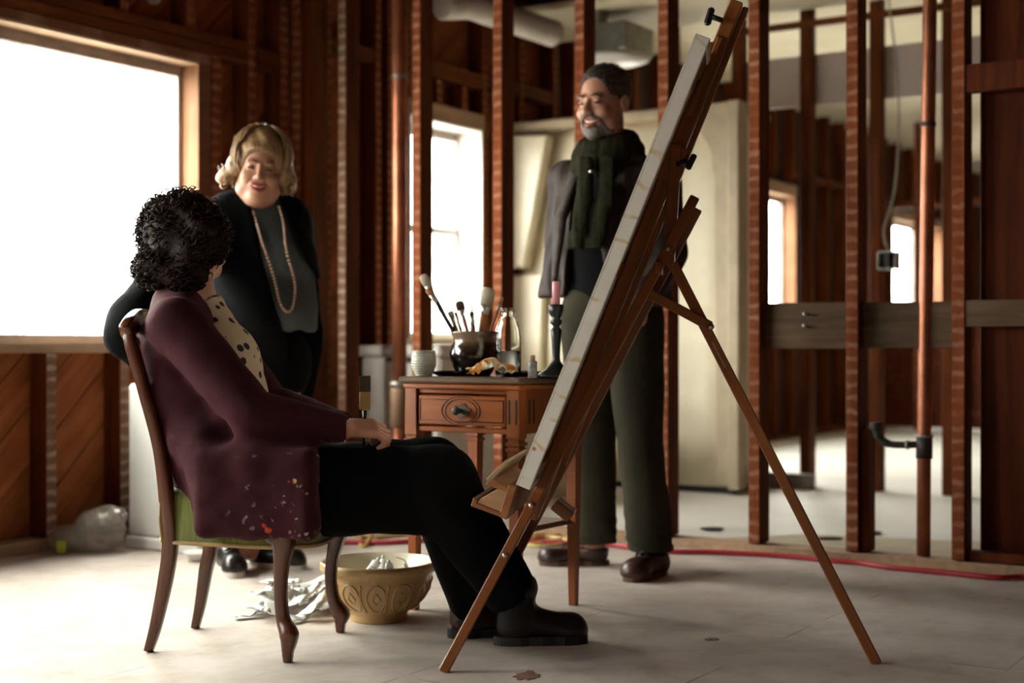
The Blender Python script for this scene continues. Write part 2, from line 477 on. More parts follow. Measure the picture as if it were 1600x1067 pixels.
def window(idx, win, outer, jamb_mat, sash_mat, mull, rail=None, sill=True, framew=.035):
    a, b, z0, z1 = win
    root = wall_root('window_%d' % idx)
    # jamb lining
    member('jamb', (a, outer-.03, z0), (a+.02, 0, z1), jamb_mat, root, .001)
    member('jamb', (b-.012, outer-.03, z0), (b, 0.004, z1), jamb_mat, root, .001)
    member('head_lining', (a, outer-.03, z1-.012), (b, 0.004, z1), M_PALE if jamb_mat is M_PALEZ else jamb_mat, root, .001)
    if sill: member('sill', (a-.04, outer-.03, z0-.04), (b+.04 if idx == 1 else b, .012, z0), M_PALE if jamb_mat is M_PALEZ else M_TAN, root, .002)
    # frame and sashes
    fo, fi = outer-.03, outer+.02
    member('frame_head', (a+.02, fo, z1-.06), (b-.012, fi, z1-.012), M_FRAMEG, root, .003)
    member('frame_foot', (a+.02, fo, z0), (b-.012, fi, z0+.035), sash_mat, root, .003)
    member('frame_side', (a+.02, fo, z0), (a+.02+framew, fi, z1-.05), sash_mat, root, .003)
    member('frame_side', (b-.012-framew*.7, fo, z0), (b-.012, fi, z1-.05), sash_mat, root, .003)
    ms = [a+.02] + list(mull) + [b-.012]
    for m in mull:
        if idx == 1:                                  # slim meeting stiles of the sliding sashes
            for q in (-.022, .018): member('mullion', (m+q, fo+.005, z0+.035), (m+q+.004, fi-.02, z1-.06), sash_mat, root, .001)
        else: member('mullion', (m-.02, fo+.005, z0+.035), (m+.02, fi+.005, z1-.06), sash_mat, root, .003)
    if rail:
        member('rail', (a+.02, fo+.005, rail-.02), (b-.012, fi, rail+.02), sash_mat, root, .003)
    for i in range(len(ms)-1):
        member('pane', (ms[i]+.01, outer-.006, z0+.03), (ms[i+1]-.01, outer-.002, z1-.055), M_GLASS, root, 0)
    return root
w1 = window(1, WINS[1], -.12, M_PALEZ, M_ALU, (.028, -1.2, -2.2))
member('latch', (.045, -.1, 1.05), (.053, -.085, 1.15), M_FRAMEG, w1, .002)
window(2, WINS[2], -.18, M_WHITEP, M_WHITEP, (), rail=1.47)
window(3, WINS[3], -.13, M_PALEZ, M_FRAMEG, (7.3, 6.0))  # unseen left end widened behind the surround to let in more daylight
window(4, WINS[4], -.13, M_PALEZ, M_FRAMEG, (11.75,))
window(5, WINS[0], -.12, M_PALEZ, M_ALU, ())

# daylight guides: portals only steer the sky's own light through the openings
for i, (a, b, z0, z1) in enumerate(WINS):
    ld = bpy.data.lights.new('window_portal', 'AREA'); ld.shape = 'RECTANGLE'; ld.size = b-a; ld.size_y = z1-z0
    ld.cycles.is_portal = True
    lo = bpy.data.objects.new('window_portal', ld); C.objects.link(lo)
    c = W((a+b)/2, -.2, (z0+z1)/2)
    zax = Vector((-NN[0], -NN[1], 0)); xax = Vector((D1[0], D1[1], 0))
    Mx = Matrix((xax, zax.cross(xax), zax)).transposed().to_4x4(); Mx.translation = c
    lo.matrix_world = Mx

# ---- partition between the rooms: open studs, sole plate, blocking
WB = wall_root('wall_back')
US = (.31, .745, 1.187, 1.601, 1.995, 2.392, 2.788, 3.184, 3.59, 4.0, 4.4, 4.8, 5.2, 5.6, 6.0, 6.4, 6.8)
for i, u in enumerate(US):
    mats = (M_STUD, M_LATHP) if i == 0 else None
    stud(WB, T1, u-.024, .038, CEIL, .1, .048, 't-', mats)
stud(WB, T1, -.004, .038, CEIL, .1, .06, 't-')
stud(WB, T1+.005, .058, .038, CEIL, .095, .07, 't-', (M_STUD, M_STUD))
stud(WB, T1+.104, .0, .038, CEIL, .05, .1, 't-', (M_STUD, M_STUD))
member('sole_plate', (T1-.006, .13, 0), (T1+.106, 7.0, .034), M_PALE, WB)
member('blocking_board', (T1+.035, 2.418, .803), (T1+.075, 2.762, .982), M_GREYBOARD, WB)
member('blocking_board', (T1+.035, 2.814, .806), (T1+.075, 3.158, .978), M_GREYBOARD, WB)
member('blocking_board', (T1+.004, 3.21, .884), (T1+.05, 3.564, .98), M_GREYBOARD, WB)
member('blocking_board', (T1+.004, 3.21, 1.729), (T1+.05, 3.564, 1.831), M_REDBOARD, WB)
member('sole_block', (T1+.02, 3.21, .037), (T1+.1, 3.564, .07), M_REDBOARD, WB)
stud(WB, T1+.02, 2.815, .038, .50, .08, .03, 't-', (M_STUD, M_STUD))
u = 3.235
for k, (w, ) in enumerate(((.19,), (.165,), (.18,), (.17,), (.18,), (.175,), (.18,), (.18,), (.18,), (.18,), (.18,), (.18,), (.18,), (.18,), (.18,), (.18,), (.18,), (.18,), (.18,), (.18,))):
    if u > 6.9: break
    member('wall_board', (T1+.104, u, .037), (T1+.126, u+w-.004, CEIL), M_REDBOARD, WB); u += w
for (uu, zz) in ((2.59, .935), (2.588, .89), (3.36, .95)):
    o = tube('nail', [(T1+.036, uu, zz), (T1+.012, uu+.004, zz+.003)], [.004, .006], M_ALU, WB, 6)

# ---- second partition and the far end
WF = wall_root('wall_far')
for u in (.35, .764, 1.202, 1.624, 2.031, 2.433, 2.84, 3.25, 3.66, 4.1, 4.5, 4.9):
    stud(WF, T2, u-.03, 0.0, CEIL, .1, .06, 't-', (M_STUD, M_STUD))
member('soffit_board', (T2+.11, 1.21, 2.195), (T2+.13, 5.0, 2.49), M_SOFFIT, WF)
member('ledger', (T2-.03, 1.21, 2.62), (T2-.002, 5.0, 2.66), M_STUDU, WF)
member('floor_curb', (T2-.10, .55, 0), (T2-.03, 1.70, .085), plain('grey_curb', (.24, .2, .18), .6), WF)
WE = wall_root('wall_end')
for u in np.arange(.1, 7., .45): stud(WE, T3, float(u), 0., CEIL, .1, .05, 't-', (M_STUD, M_LATH))
for k in range(7):
    member('wall_board', (T3+.1, .0, .03+k*.142), (T3+.12, 7.0, .165+k*.142), M_REDBOARD, WE)
member('top_plate', (T3, .0, 2.1), (T3+.1, 7., 2.16), M_STUDU, WE)
wr = wbox('wall_right', (-8.5, 7.2, 0), (14.0, 7.3, CEIL), M_REDBOARD, bev=0); tag(wr, kind='structure')
wf_ = wbox('wall_front', (-8.6, -.1, 0), (-8.5, 7.2, CEIL), M_REDBOARD, bev=0); tag(wf_, kind='structure')
we_ = wbox('wall_end_outer', (14.0, -.1, 0), (14.1, 7.2, CEIL), M_DARKW, bev=0); tag(we_, kind='structure')

# ------------------------------------------------------------------ beyond the partition
COPPER = plain('copper_pipe', (.33, .115, .06), .38, .7, var=.25, nscale=6.)
M_IRON = plain('dark_cast_iron', (.045, .038, .032), .6, .3)
M_ZINC = plain('galvanised_steel', (.30, .30, .26), .45, .7, var=.2)
M_WHITE = plain('white_enamel', (.80, .79, .76), .35, var=.04, nscale=3.)

def W3(t, u, z): return np.array(W(t, u, z))
# shower surround: one moulded unit standing near the corner, its stepped front towards the studs
sr = empty('shower_surround'); tag(sr, 'cream fibreglass shower surround standing in the corner of the room beyond the studs', 'shower')
TS = 3.45
sr.matrix_world = WM @ Matrix.Translation((TS, .03, 0))
UR = 1.40
def front_panel():
    # sheet with three stepped courses and softly rounded edges: local x = depth, y = across, z = up
    bm = bmesh.new(); us = np.linspace(0, UR, 25); zs = [.04, .3, .53, .55, .57, .8, 1.0, 1.025, 1.05, 1.4, 1.8, 2.02, 2.08]
    def dep(u, z):
        d = .0 if z < .54 else (.012 if z < 1.02 else .03)
        if z >= .54 and z < .56: d = .006
        if z > 2.03: d += .03
        e_ = min(u/.05, 1.0); d += .03*(1-e_)**2
        if u > UR-.16: d += .05*((u-(UR-.16))/.16)**2
        return d
    grid = [[bm.verts.new((dep(u, z), u, z)) for u in us] for z in zs]
    back = [[bm.verts.new((.5, u, z)) for u in us] for z in zs]
    m_, n_ = len(zs), len(us)
    for i in range(m_-1):
        for j in range(n_-1):
            bm.faces.new((grid[i][j], grid[i][j+1], grid[i+1][j+1], grid[i+1][j]))
            bm.faces.new((back[i][j], back[i+1][j], back[i+1][j+1], back[i][j+1]))
        bm.faces.new((grid[i][0], grid[i+1][0], back[i+1][0], back[i][0])); bm.faces.new((grid[i][n_-1], back[i][n_-1], back[i+1][n_-1], grid[i+1][n_-1]))
    for j in range(n_-1):
        bm.faces.new((grid[0][j], back[0][j], back[0][j+1], grid[0][j+1])); bm.faces.new((grid[m_-1][j], grid[m_-1][j+1], back[m_-1][j+1], back[m_-1][j]))
    return bm
bm_obj('moulded_panel', front_panel(), M_PANELW, sr, True)
# proud wedge panel whose sloping side shades the sheet beside it
prism('raised_panel', [(-.02, 1.27), (.11, 1.27), (.275, 2.04), (-.02, 2.06)], (0, 1, 0), (0, 0, 1), (1, 0, 0), (-.03, 0, 0), .09, M_PANELW, sr, .012)
prism('raised_panel', [(-.02, .35), (.20, .35), (.22, 1.23), (-.02, 1.23)], (0, 1, 0), (0, 0, 1), (1, 0, 0), (-.005, 0, 0), .06, M_PANELW, sr, .012)
box('top_flange', (-.03, -.02, 2.08), (.5, UR+.02, 2.135), M_TAN, sr, .01)
def corner_flange():
    pts = [(UR-.075, .05), (UR-.0, .05), (UR-.0, 2.08), (UR-.42, 2.08)]
    for k in range(9):
        a = math.pi/2*k/8; pts.append((UR-.30 + .2*math.sin(a), 1.80 + .24*math.cos(a)))
    pts += [(UR-.085, 1.7), (UR-.075, .2)]
    return pts
prism('side_flange', corner_flange(), (0, 1, 0), (0, 0, 1), (1, 0, 0), (.0, 0, 0), .05, M_TAN, sr, .006)
prism('side_post', [(UR-.005, .03), (UR+.06, .03), (UR+.06, 2.14), (UR-.005, 2.14)], (0, 1, 0), (0, 0, 1), (1, 0, 0), (.02, 0, 0), .12, M_TAN, sr, .006)
box('base_gap_strip', (.03, .02, 0), (.5, UR, .04), M_IRON, sr, .003)  # dark bar standing in for the shade of the gap below the panel

# white chest and tub in the room beyond
ch = empty('storage_chest'); ch.matrix_world = WM @ Matrix.Translation((1.78, .46, 0)); tag(ch, 'pale grey lidded chest standing behind the copper pipe and studs', 'chest')
M_CHEST = plain('dull_white_plastic', (.62, .58, .52), .5, var=.08)
box('body', (0, -.26, .08), (.62, .22, .76), M_CHEST, ch, .015)
box('lid', (-.015, -.275, .76), (.635, .235, .815), M_CHEST, ch, .012)
box('handle', (-.03, -.08, .735), (-.012, .06, .757), M_IRON, ch, .003)
box('plinth', (.01, -.25, 0), (.61, .21, .08), M_ZINC, ch, .004)
tb = empty('tub'); tb.matrix_world = WM @ Matrix.Translation((2.86, .50, 0)); tag(tb, 'cream rounded tub seen between the legs of the small table', 'tub')
def tub_bm():
    bm = bmesh.new()
    rings = [(.24, .2, 0.0), (.30, .24, .16), (.34, .28, .40), (.37, .30, .47), (.385, .315, .5), (.37, .30, .515), (.33, .27, .5), (.28, .23, .25), (.20, .16, .1)]
    n = 28; rows = []
    for a, b, z in rings:
        row = []
        for k in range(n):
            th = 2*math.pi*k/n; c, s = math.cos(th), math.sin(th)
            row.append(bm.verts.new((a*np.sign(c)*abs(c)**.6, b*np.sign(s)*abs(s)**.6, z)))
        rows.append(row)
    for i in range(len(rows)-1):
        for k in range(n): bm.faces.new((rows[i][k], rows[i][(k+1) % n], rows[i+1][(k+1) % n], rows[i+1][k]))
    bm.faces.new(rows[0][::-1]); bm.faces.new(rows[-1])
    return bm
bm_obj('tub_shell', tub_bm(), M_PANELW, tb, True)
box('cloth', (-.38, -.12, .51), (-.28, .0, .53), plain('red_cloth', (.6, .03, .02), .8), tb, .004)

# exhaust fan, flexible duct
fan = empty('exhaust_fan', at(962, 60, 8.2)); tag(fan, 'grey metal exhaust fan box with a white cover hanging from the ceiling', 'fan')
fan.rotation_euler = (0, 0, math.atan2(D1[1], D1[0]))
box('housing', (-.17, -.16, -.10), (.17, .16, .06), M_ZINC, fan, .008)
box('hanger', (-.17, .02, .06), (-.06, .13, .30), M_ZINC, fan, .004)
lathe('cover', [(.0, -.16), (.12, -.155), (.19, -.135), (.2, -.115), (.18, -.10), (0, -.10)], M_WHITE, fan, 28)
dpts = [np.array(at(690+22*k, 8+ (0 if k < 2 else (k-2)*7.5), 7.35+.09*k)) for k in range(9)]
dsp = spline(dpts, 10)
drad = [.068 + .008*(i % 2) for i in range(len(dsp))]
dv, df = tube_data(dsp, drad, 18)
mesh('flexible_duct', dv, df, plain('white_duct_skin', (.62, .58, .52), .55, var=.1), None, True)
tag(bpy.data.objects['flexible_duct'], 'ribbed white flexible duct slung under the ceiling beyond the studs', 'duct')
# light fitting in the far room
sp_ = W3(6.4, 2.35, CEIL)
lathe('ceiling_rose', [(.0, -.10), (.02, -.1), (.02, -.03), (.10, -.02), (.11, 0), (0, 0)], M_ZINC, None, 20, sp_)
tag(bpy.data.objects['ceiling_rose'], 'small dark metal fitting on the ceiling of the far room', 'ceiling fitting')
# steel rod high up
tube('steel_rod', [W3(T1+.3, 2.85, 2.275), W3(T1+.62, 3.24, 2.47)], .011, M_IRON, None, 8)
tag(bpy.data.objects['steel_rod'], 'thin dark metal conduit running up past the copper drain pipe', 'conduit')
# electrical box on a hanging cable
eb = empty('electrical_box', at(1389, 407, 7.7)); tag(eb, 'open metal electrical box dangling on a cable between the studs', 'electrical box')
eb.rotation_euler = (0, 0, -.57)
def open_box():
    bm = bmesh.new(); s, h_, d, t = .05, .048, .045, .004
    add_box(bm, (-s, d-t, -h_), (s, d, h_)); add_box(bm, (-s, -d, -h_), (-s+t, d, h_)); add_box(bm, (s-t, -d, -h_), (s, d, h_))
    add_box(bm, (-s, -d, h_-t), (s, d, h_)); add_box(bm, (-s, -d, -h_), (s, d, -h_+t))
    return bm
bm_obj('box_shell', open_box(), M_ZINC, eb)
box('switch_block', (-.012, -.04, -.046), (.012, .02, .046), M_IRON, eb, .002)
c0 = at(1389, 407, 7.7)
cab = spline([at(1388, 392, 7.7)-c0, at(1381, 360, 7.7)-c0, at(1397, 300, 7.7)-c0, at(1404, 220, 7.7)-c0, at(1403, 120, 7.7)-c0, at(1392, 30, 7.7)-c0, at(1384, -40, 7.7)-c0], 6)
Mi = Matrix.Rotation(.57, 3, 'Z')
tube('cable', [Mi @ Vector(p) for p in cab], .006, plain('grey_cable', (.4, .36, .3), .6), eb, 6)

# ---- pipes in the partition
pr = empty('copper_drain_pipe', W(T1+.05, 3.056, 0)); tag(pr, 'tall copper drain pipe with a black tee standing between the studs', 'pipe')
p0 = np.array(W(T1+.05, 3.056, 0))
YP = float(p0[1])
def rel(p): return np.asarray(p) - p0
tube('pipe', [rel(at(1443, 868, YP)), rel(at(1444, 690, YP)), rel(at(1448, 400, YP)), rel(at(1453, 0, YP)), rel(at(1456, -200, YP))], .0255, COPPER, pr, 20)
tube('coupling', [rel(at(1444, 716, YP)), rel(at(1444.5, 680, YP))], .03, M_IRON, pr, 20)
tube('coupling_ring', [rel(at(1444.4, 683, YP)), rel(at(1444.5, 679, YP))], .032, M_ZINC, pr, 20)
tube('coupling_ring', [rel(at(1450, 198, YP)), rel(at(1450, 191, YP))], .029, M_IRON, pr, 20)
tube('waste_arm', spline([rel(at(1440, 694, YP)), rel(at(1410, 695, YP+.02)), rel(at(1388, 693, YP+.04)), rel(at(1374, 684, YP+.05)), rel(at(1370, 672, YP+.05)), rel(at(1368, 660, YP+.05))], 5), [.013]*10+[.015]*6+[.017]*5+[.024]*5, M_IRON, pr, 14)
tube('coupling_ring', [rel(at(1420, 695, YP+.01)), rel(at(1416, 695, YP+.015))], .0165, M_ZINC, pr, 14)
pl = empty('copper_vent_pipe', W(T1-.02, .665, 0)); tag(pl, 'slim shiny copper vent pipe with brass couplings beside the pale chest', 'pipe')
zt = lambda z: (0, 0, z)
tube('pipe', [zt(.62), zt(1.4), zt(2.04), zt(2.9)], .034, COPPER, pl, 20)
tube('coupling_ring', [zt(2.035), zt(2.05)], .037, M_ZINC, pl, 20)
tube('collar', [zt(.625), zt(.63), zt(.648), zt(.652)], [.036, .046, .046, .036], M_ZINC, pl, 20)
tube('valve_body', [zt(.44), zt(.45), zt(.6), zt(.63)], [.03, .042, .042, .036], plain('brass_fitting', (.20, .12, .065), .7, .3), pl, 20)
tube('lower_pipe', [zt(.0), zt(.45)], .033, COPPER, pl, 20)
tube('valve_stub', [(0, -.02, .52), (.02, .09, .54)], .014, M_ZINC, pl, 10)

# plywood sheet on the far floor
psh = mesh('plywood_sheet', [W(T1+.12, 1.99, .004), W(T1+.12, 4.6, .004), W(T1+1.15, 4.6, .004), W(T1+.62, 2.35, .004),
                             W(T1+.12, 1.99, .0), W(T1+.12, 4.6, .0), W(T1+1.15, 4.6, .0), W(T1+.62, 2.35, .0)],
           [(0, 1, 2, 3), (4, 7, 6, 5), (0, 4, 5, 1), (1, 5, 6, 2), (2, 6, 7, 3), (3, 7, 4, 0)], plain('pale_plywood', (.46, .38, .26), .7, var=.12, nscale=5.))
tag(psh, 'thin yellowish plywood sheet lying on the floor behind the sole plate', 'plywood')
for i, (px, py, a, b) in enumerate(((1112, 829, .055, .012), (1296, 844, .05, .012), (1365, 835, .045, .01))):
    Y = 1833/(py-536)
    c = at(px, py, Y); c[2] = .006
    r = [(c[0]+a*math.cos(k*.7)*R.uniform(.7, 1.1), c[1]+a*.8*math.sin(k*.7)*R.uniform(.6, 1.1), .006) for k in range(9)]
    top = [(x, y, .012) for x, y, z in r]
    o = mesh('dark_scrap', r+top, [tuple(range(9, 18))]+[(k, (k+1) % 9, 9+(k+1) % 9, 9+k) for k in range(9)], plain('black_tar_%d' % i, (.02, .014, .01), .8))
    tag(o, ('dark scrap on the plywood nearest the shower', 'dark scrap on the plywood between the easel leg and the next stud', 'dark scrap on the plywood near the copper drain pipe')[i], 'scrap')

# white cabinet behind the chair
wc = empty('white_appliance'); wc.matrix_world = WM @ Matrix.Translation((.289, .20, 0)); tag(wc, 'white metal cabinet against the window wall behind the chair', 'appliance')
box('body', (0, .0, .05), (.45, .40, .66), M_WHITE, wc, .012)
box('plinth', (-.008, -.008, 0), (.458, .408, .05), M_WHITE, wc, .008)
box('side_panel', (.02, .40, .08), (.43, .412, .62), M_WHITE, wc, .005)
sd = lathe('small_white_dish', [(.0, .0), (.03, 0), (.06, .03), (.064, .034), (.058, .034), (.03, .01), (0, .008)], M_WHITE, None, 24, at(312, 874, 5.40)*np.array([1, 1, 0]))
tag(sd, 'small shallow white dish on the floor behind the green chair', 'dish')

# plastic bag bundle under the window
M_BAG = plain('cloudy_plastic', (.62, .57, .50), .18, var=.2, nscale=14., coat=.6)
M_BAG.node_tree.nodes['Principled BSDF'].inputs['Transmission Weight'].default_value = .5
M_BAG.node_tree.nodes['Principled BSDF'].inputs['Alpha'].default_value = .6
def crumple(name, c, rad, seed, mat, parent, amp=.25, n=3):
    rr = np.random.RandomState(seed); K = rr.normal(size=(10, 3))*4.; ph = rr.uniform(0, 6, 10)
    bm = bmesh.new(); bmesh.ops.create_icosphere(bm, subdivisions=n, radius=1)
    for v in bm.verts:
        p = np.array(v.co); s = np.sum(np.abs(np.sin(K @ p + ph)))/10 - .6
        q = p*(1+amp*s*1.6)*np.array(rad)
        v.co = q + np.array(c)
        if v.co.z < .002: v.co.z = .002
    return bm_obj(name, bm, mat, parent, False)
bb = empty('plastic_bag', at(154, 852, 5.62)*np.array([1, 1, 0])); tag(bb, 'crumpled clear plastic bag bundle on the floor under the window', 'bag')
crumple('bundle', (.0, 0, .085), (.10, .10, .085), 3, M_BAG, bb)
crumple('bundle', (-.11, .01, .05), (.085, .08, .055), 4, M_BAG, bb, .35)
crumple('bag_top', (.03, .02, .13), (.075, .07, .05), 8, M_BAG, bb, .4)
box('green_tape', (-.14, -.085, .005), (-.105, -.075, .055), plain('green_tape', (.42, .55, .05), .6), bb, .002)

# ---- floor cables
tube('red_hose', spline([at(472, 842, 5.99)*[1, 1, 0]+[0, 0, .01]] + [at(x, y, 1833/(y-536))*[1, 1, 0]+[0, 0, .011] for x, y in
     ((490, 848), (540, 851), (600, 852), (655, 849), (730, 848), (800, 850), (880, 852), (952, 855), (1000, 862), (1050, 866), (1110, 867), (1180, 870), (1240, 874), (1300, 880), (1345, 884), (1390, 891), (1465, 898), (1555, 907), (1600, 906), (1700, 915))], 8), .0095,
     plain('red_rubber', (.42, .02, .03), .5), None, 8)
tag(bpy.data.objects['red_hose'], 'thin red hose snaking across the floor in front of the sole plate', 'hose')
def cord(pts, r, mat, label, name='extension_cord'):
    o = tube(name, spline(pts, 8), r, mat, None, 7); tag(o, label, 'cord'); return o
fl_ = lambda x, y, z=.008: at(x, y, 1833/(y-536))*[1, 1, 0]+[0, 0, z]
M_YEL = plain('yellow_cord', (.62, .42, .13), .5)
M_ORG = plain('orange_cord', (.55, .17, .05), .5)
cord([fl_(540, 828), fl_(556, 838), fl_(590, 842), fl_(640, 838), fl_(700, 836), fl_(760, 842), fl_(800, 851), fl_(830, 853), fl_(860, 849), fl_(890, 842)], .008, M_YEL, 'yellow extension cord trailing behind the bowl and the small table')
cord([fl_(600, 826, .05), fl_(585, 842, .035), fl_(570, 856), fl_(562, 850), fl_(566, 836, .03), fl_(570, 824, .06)], .008, plain('ochre_cord', (.55, .33, .1), .5), 'ochre cord standing in a loop on the floor behind the bowl')
cord([fl_(545, 832), fl_(600, 834), fl_(690, 832), fl_(780, 836), fl_(830, 843), fl_(880, 838), fl_(905, 832)], .009, M_ORG, 'orange cord lying along the sole plate behind the small table')
cord([fl_(812, 847), fl_(840, 838), fl_(872, 836), fl_(893, 843), fl_(880, 852), fl_(845, 856), fl_(816, 853), fl_(822, 845), fl_(860, 842), fl_(888, 847)], .008, plain('pale_yellow_cord', (.66, .52, .2), .5), 'coiled pale yellow cord on the floor beside the brown shoe')

# ------------------------------------------------------------------ easel
M_EASEL = wood('oiled_beech', (.20, .065, .018), (.31, .11, .034), (.38, .15, .05), 2, rough=.4, gloss=.2, bmp=.08)
M_EASELX = wood('oiled_beech_tray', (.22, .08, .025), (.34, .135, .045), (.42, .18, .065), 0, rough=.45, gloss=.15, bmp=.08)
M_BRASS = plain('steel_bolt', (.5, .45, .36), .3, .9)
M_BLACK = plain('black_plastic', (.012, .012, .012), .4)
MID = np.array([-.137, 3.82, 0]); SB = np.array([.99, -.14, 0]); SW = np.array([.14, .99, 0])   # back direction, width direction
SB /= np.linalg.norm(SB); SW /= np.linalg.norm(SW)
ea = empty('easel', MID); tag(ea, 'reddish wooden tripod easel holding a canvas, seen from its side', 'easel')
def e(s, z, w=0.0): return SB*s + SW*w + np.array([0, 0, z])
bar('front_leg', e(.0, 0, -.257), e(.624, 1.205, -.03), .026, .02, M_EASEL, ea, up=SW)
bar('front_leg', e(.0, 0, .257), e(.63, 1.18, .03), .026, .02, M_EASEL, ea, up=SW)
mast_s = lambda z: .236 + (z-.475)*.40
bar('mast', e(mast_s(.36), .36), e(mast_s(1.715), 1.715), .036, .05, M_EASEL, ea, up=SW)
bar('mast_rail', e(mast_s(.5)+.03, .5), e(mast_s(1.70)+.03, 1.70), .016, .026, M_EASEL, ea, up=SW)
rl = bar('rear_leg', e(.565, 1.035), e(1.087, 0.0), .028, .03, M_EASEL, ea, up=SW)
bar('slot', e(.668, .830, -.0105), e(.703, .760, -.0105), .007, .012, plain('pale_slot', (.6, .5, .38), .6), ea, up=SW)
bar('brace', e(.505, .955, -.02), e(.665, .868, -.02), .026, .014, M_EASEL, ea, up=SW)
bar('brace', e(.505, .955, .02), e(.665, .868, .02), .026, .014, M_EASEL, ea, up=SW)
bar('bracket', e(.575, 1.345, 0), e(.555, 1.03, 0), .03, .07, M_EASEL, ea, up=SW)
bar('bracket_block', e(.548, 1.25), e(.585, 1.34), .05, .06, M_EASEL, ea, up=SW)
bar('mast_foot', e(.255, .40), e(.30, .365), .03, .09, M_EASEL, ea, up=SW)
bar('cross_bar', e(.53, 1.02, -.09), e(.53, 1.02, .09), .02, .03, M_EASEL, ea, up=(0, 0, 1))
def knob(a, b, ra, rb, name='knob'): tube(name, [a, b], [ra, rb], M_BLACK, ea, 8)
tube('knob', [e(.575, 1.29, -.03), e(.605, 1.30, -.03)], [.008, .008], M_BLACK, ea, 8)
box('wing_nut', (-.006, -.006, -.022), (.010, .006, .022), M_BLACK, ea, .004, Matrix.Translation(Vector(e(.612, 1.298, -.03))) @ Matrix.Rotation(.45, 4, 'Y'))
tube('knob', [e(mast_s(1.66)-.015, 1.66, -.04), e(mast_s(1.66)-.045, 1.672, -.04)], [.007, .007], M_BLACK, ea, 8)
box('wing_nut', (-.008, -.008, -.024), (.010, .008, .024), M_BLACK, ea, .005, Matrix.Translation(Vector(e(mast_s(1.66)-.05, 1.672, -.04))) @ Matrix.Rotation(.3, 4, 'Y'))
for (s, z, w) in ((.215+.0, .415, -.19), (.555, 1.07, -.062), (.665, .868, -.035)):
    tube('bolt', [e(s, z, w), e(s, z, w-.012)], [.009, .006], M_BRASS, ea, 10)
bo = e(.0+.624*(.29/1.205), .29, -.20)
tube('bolt', [bo-SW*.008, bo-SW*.018], [.010, .006], M_BRASS, ea, 12)
# top clamp that holds the canvas
bar('top_clamp', e(mast_s(1.59)-.055, 1.60), e(mast_s(1.63)-.005, 1.59), .03, .05, M_EASEL, ea, up=SW)
bar('clamp_slide', e(mast_s(1.42)-.004, 1.42, -.03), e(mast_s(1.62)-.004, 1.62, -.03), .016, .014, M_EASEL, ea, up=SW)
# tray: ledge, lip, box with light end panel
tr = empty('tray'); tr.parent = ea; tr.location = e(.15, .43)
def tray_piece(name, poly, w0, w1, mat=M_EASELX, bev=.002):
    prism(name, poly, SB, (0, 0, 1), SW, SW*((w0+w1)/2), abs(w1-w0), mat, tr, bev)
k = 3.62/2222
def tp(px, py): return ((px-808)*k + 0.0, (757-py)*k + .045)
tray_piece('floor_board', [tp(755, 797), tp(801, 813), tp(803, 806), tp(757, 790)], -.2, .2)
tray_piece('end_panel', [tp(769, 784), tp(797, 768), tp(812, 774), tp(800, 806), tp(762, 791)], -.196, -.188, wood('pale_birch', (.45, .24, .12), (.56, .33, .18), (.62, .40, .24), 0, bmp=.03))
tray_piece('end_panel', [tp(769, 784), tp(797, 768), tp(812, 774), tp(800, 806), tp(762, 791)], .188, .196)
tray_piece('front_board', [tp(753, 796), tp(757, 783), tp(764, 786), tp(760, 799)], -.2, .2)
tray_piece('back_board', [tp(813, 762), tp(826, 765), tp(810, 817), tp(797, 812)], -.2, .2)
tray_piece('rim_board', [tp(776, 763), tp(783, 752), tp(813, 767), tp(811, 774)], -.2, .2)
tray_piece('lip_board', [tp(777, 754), tp(808, 724), tp(812, 727), tp(784, 760)], -.2, .2, wood('worn_lip', (.25, .17, .09), (.36, .26, .15), (.45, .34, .21), 1, bmp=.1))

# canvas on its stretcher
def canvas_mat():
    m, nt, p = new_mat('primed_canvas_edge')
    v = coords(nt, rnd=False)
    n1 = noise(nt, v, 9., 4, .6)
    col = ramp(nt, n1, [(.35, (.78, .75, .66)), (.7, (.86, .83, .76))]).outputs[0]
    sx = N(nt, 'ShaderNodeSeparateXYZ'); nt.links.new(v, sx.inputs[0])
    ba = math_(nt, 'FRACT', math_(nt, 'ADD', math_(nt, 'MULTIPLY', sx.outputs[2], 13.), math_(nt, 'MULTIPLY', noise(nt, v, 6., 3), 1.3)))
    st = math_(nt, 'MULTIPLY', ramp(nt, ba, [(.0, (1, 1, 1)), (.10, (1, 1, 1)), (.16, (0, 0, 0))]).outputs[0], ramp(nt, noise(nt, v, 17., 3), [(.45, (0, 0, 0)), (.6, (1, 1, 1))]).outputs[0])
    col = mixc(nt, math_(nt, 'MULTIPLY', st, .8), col, (.66, .52, .25))
    vo = N(nt, 'ShaderNodeTexVoronoi'); vo.inputs['Scale'].default_value = 9.; nt.links.new(v, vo.inputs['Vector'])
    sp = ramp(nt, vo.outputs['Distance'], [(.05, (1, 1, 1)), (.07, (0, 0, 0))])
    col = mixc(nt, math_(nt, 'MULTIPLY', sp.outputs[0], .9), col, (.55, .12, .03))
    nt.links.new(col, p.inputs['Base Color']); p.inputs['Roughness'].default_value = .8
    bump(nt, p, noise(nt, v, 320., 1), .15, .001)
    return m
cv = empty('canvas', MID + e(.187, .475)); tag(cv, 'tall stretched white canvas with paint flecked edge resting on the easel', 'canvas')
up_ = np.array(e(.442, 1.104)); LEN = np.linalg.norm(up_); up_ /= LEN
nrm = np.cross(SW, up_); nrm = nrm if np.dot(nrm, SB) > 0 else -nrm      # points to the back
CW, TH = .275, .038
Mc = Matrix((tuple(nrm), tuple(SW), tuple(up_))).transposed().to_4x4()
cb = box('primed_cloth', (0, -CW, 0), (.004, CW, LEN), canvas_mat(), cv, .0)
M_CV = cb.data.materials[0]
cb.matrix_local = Mc
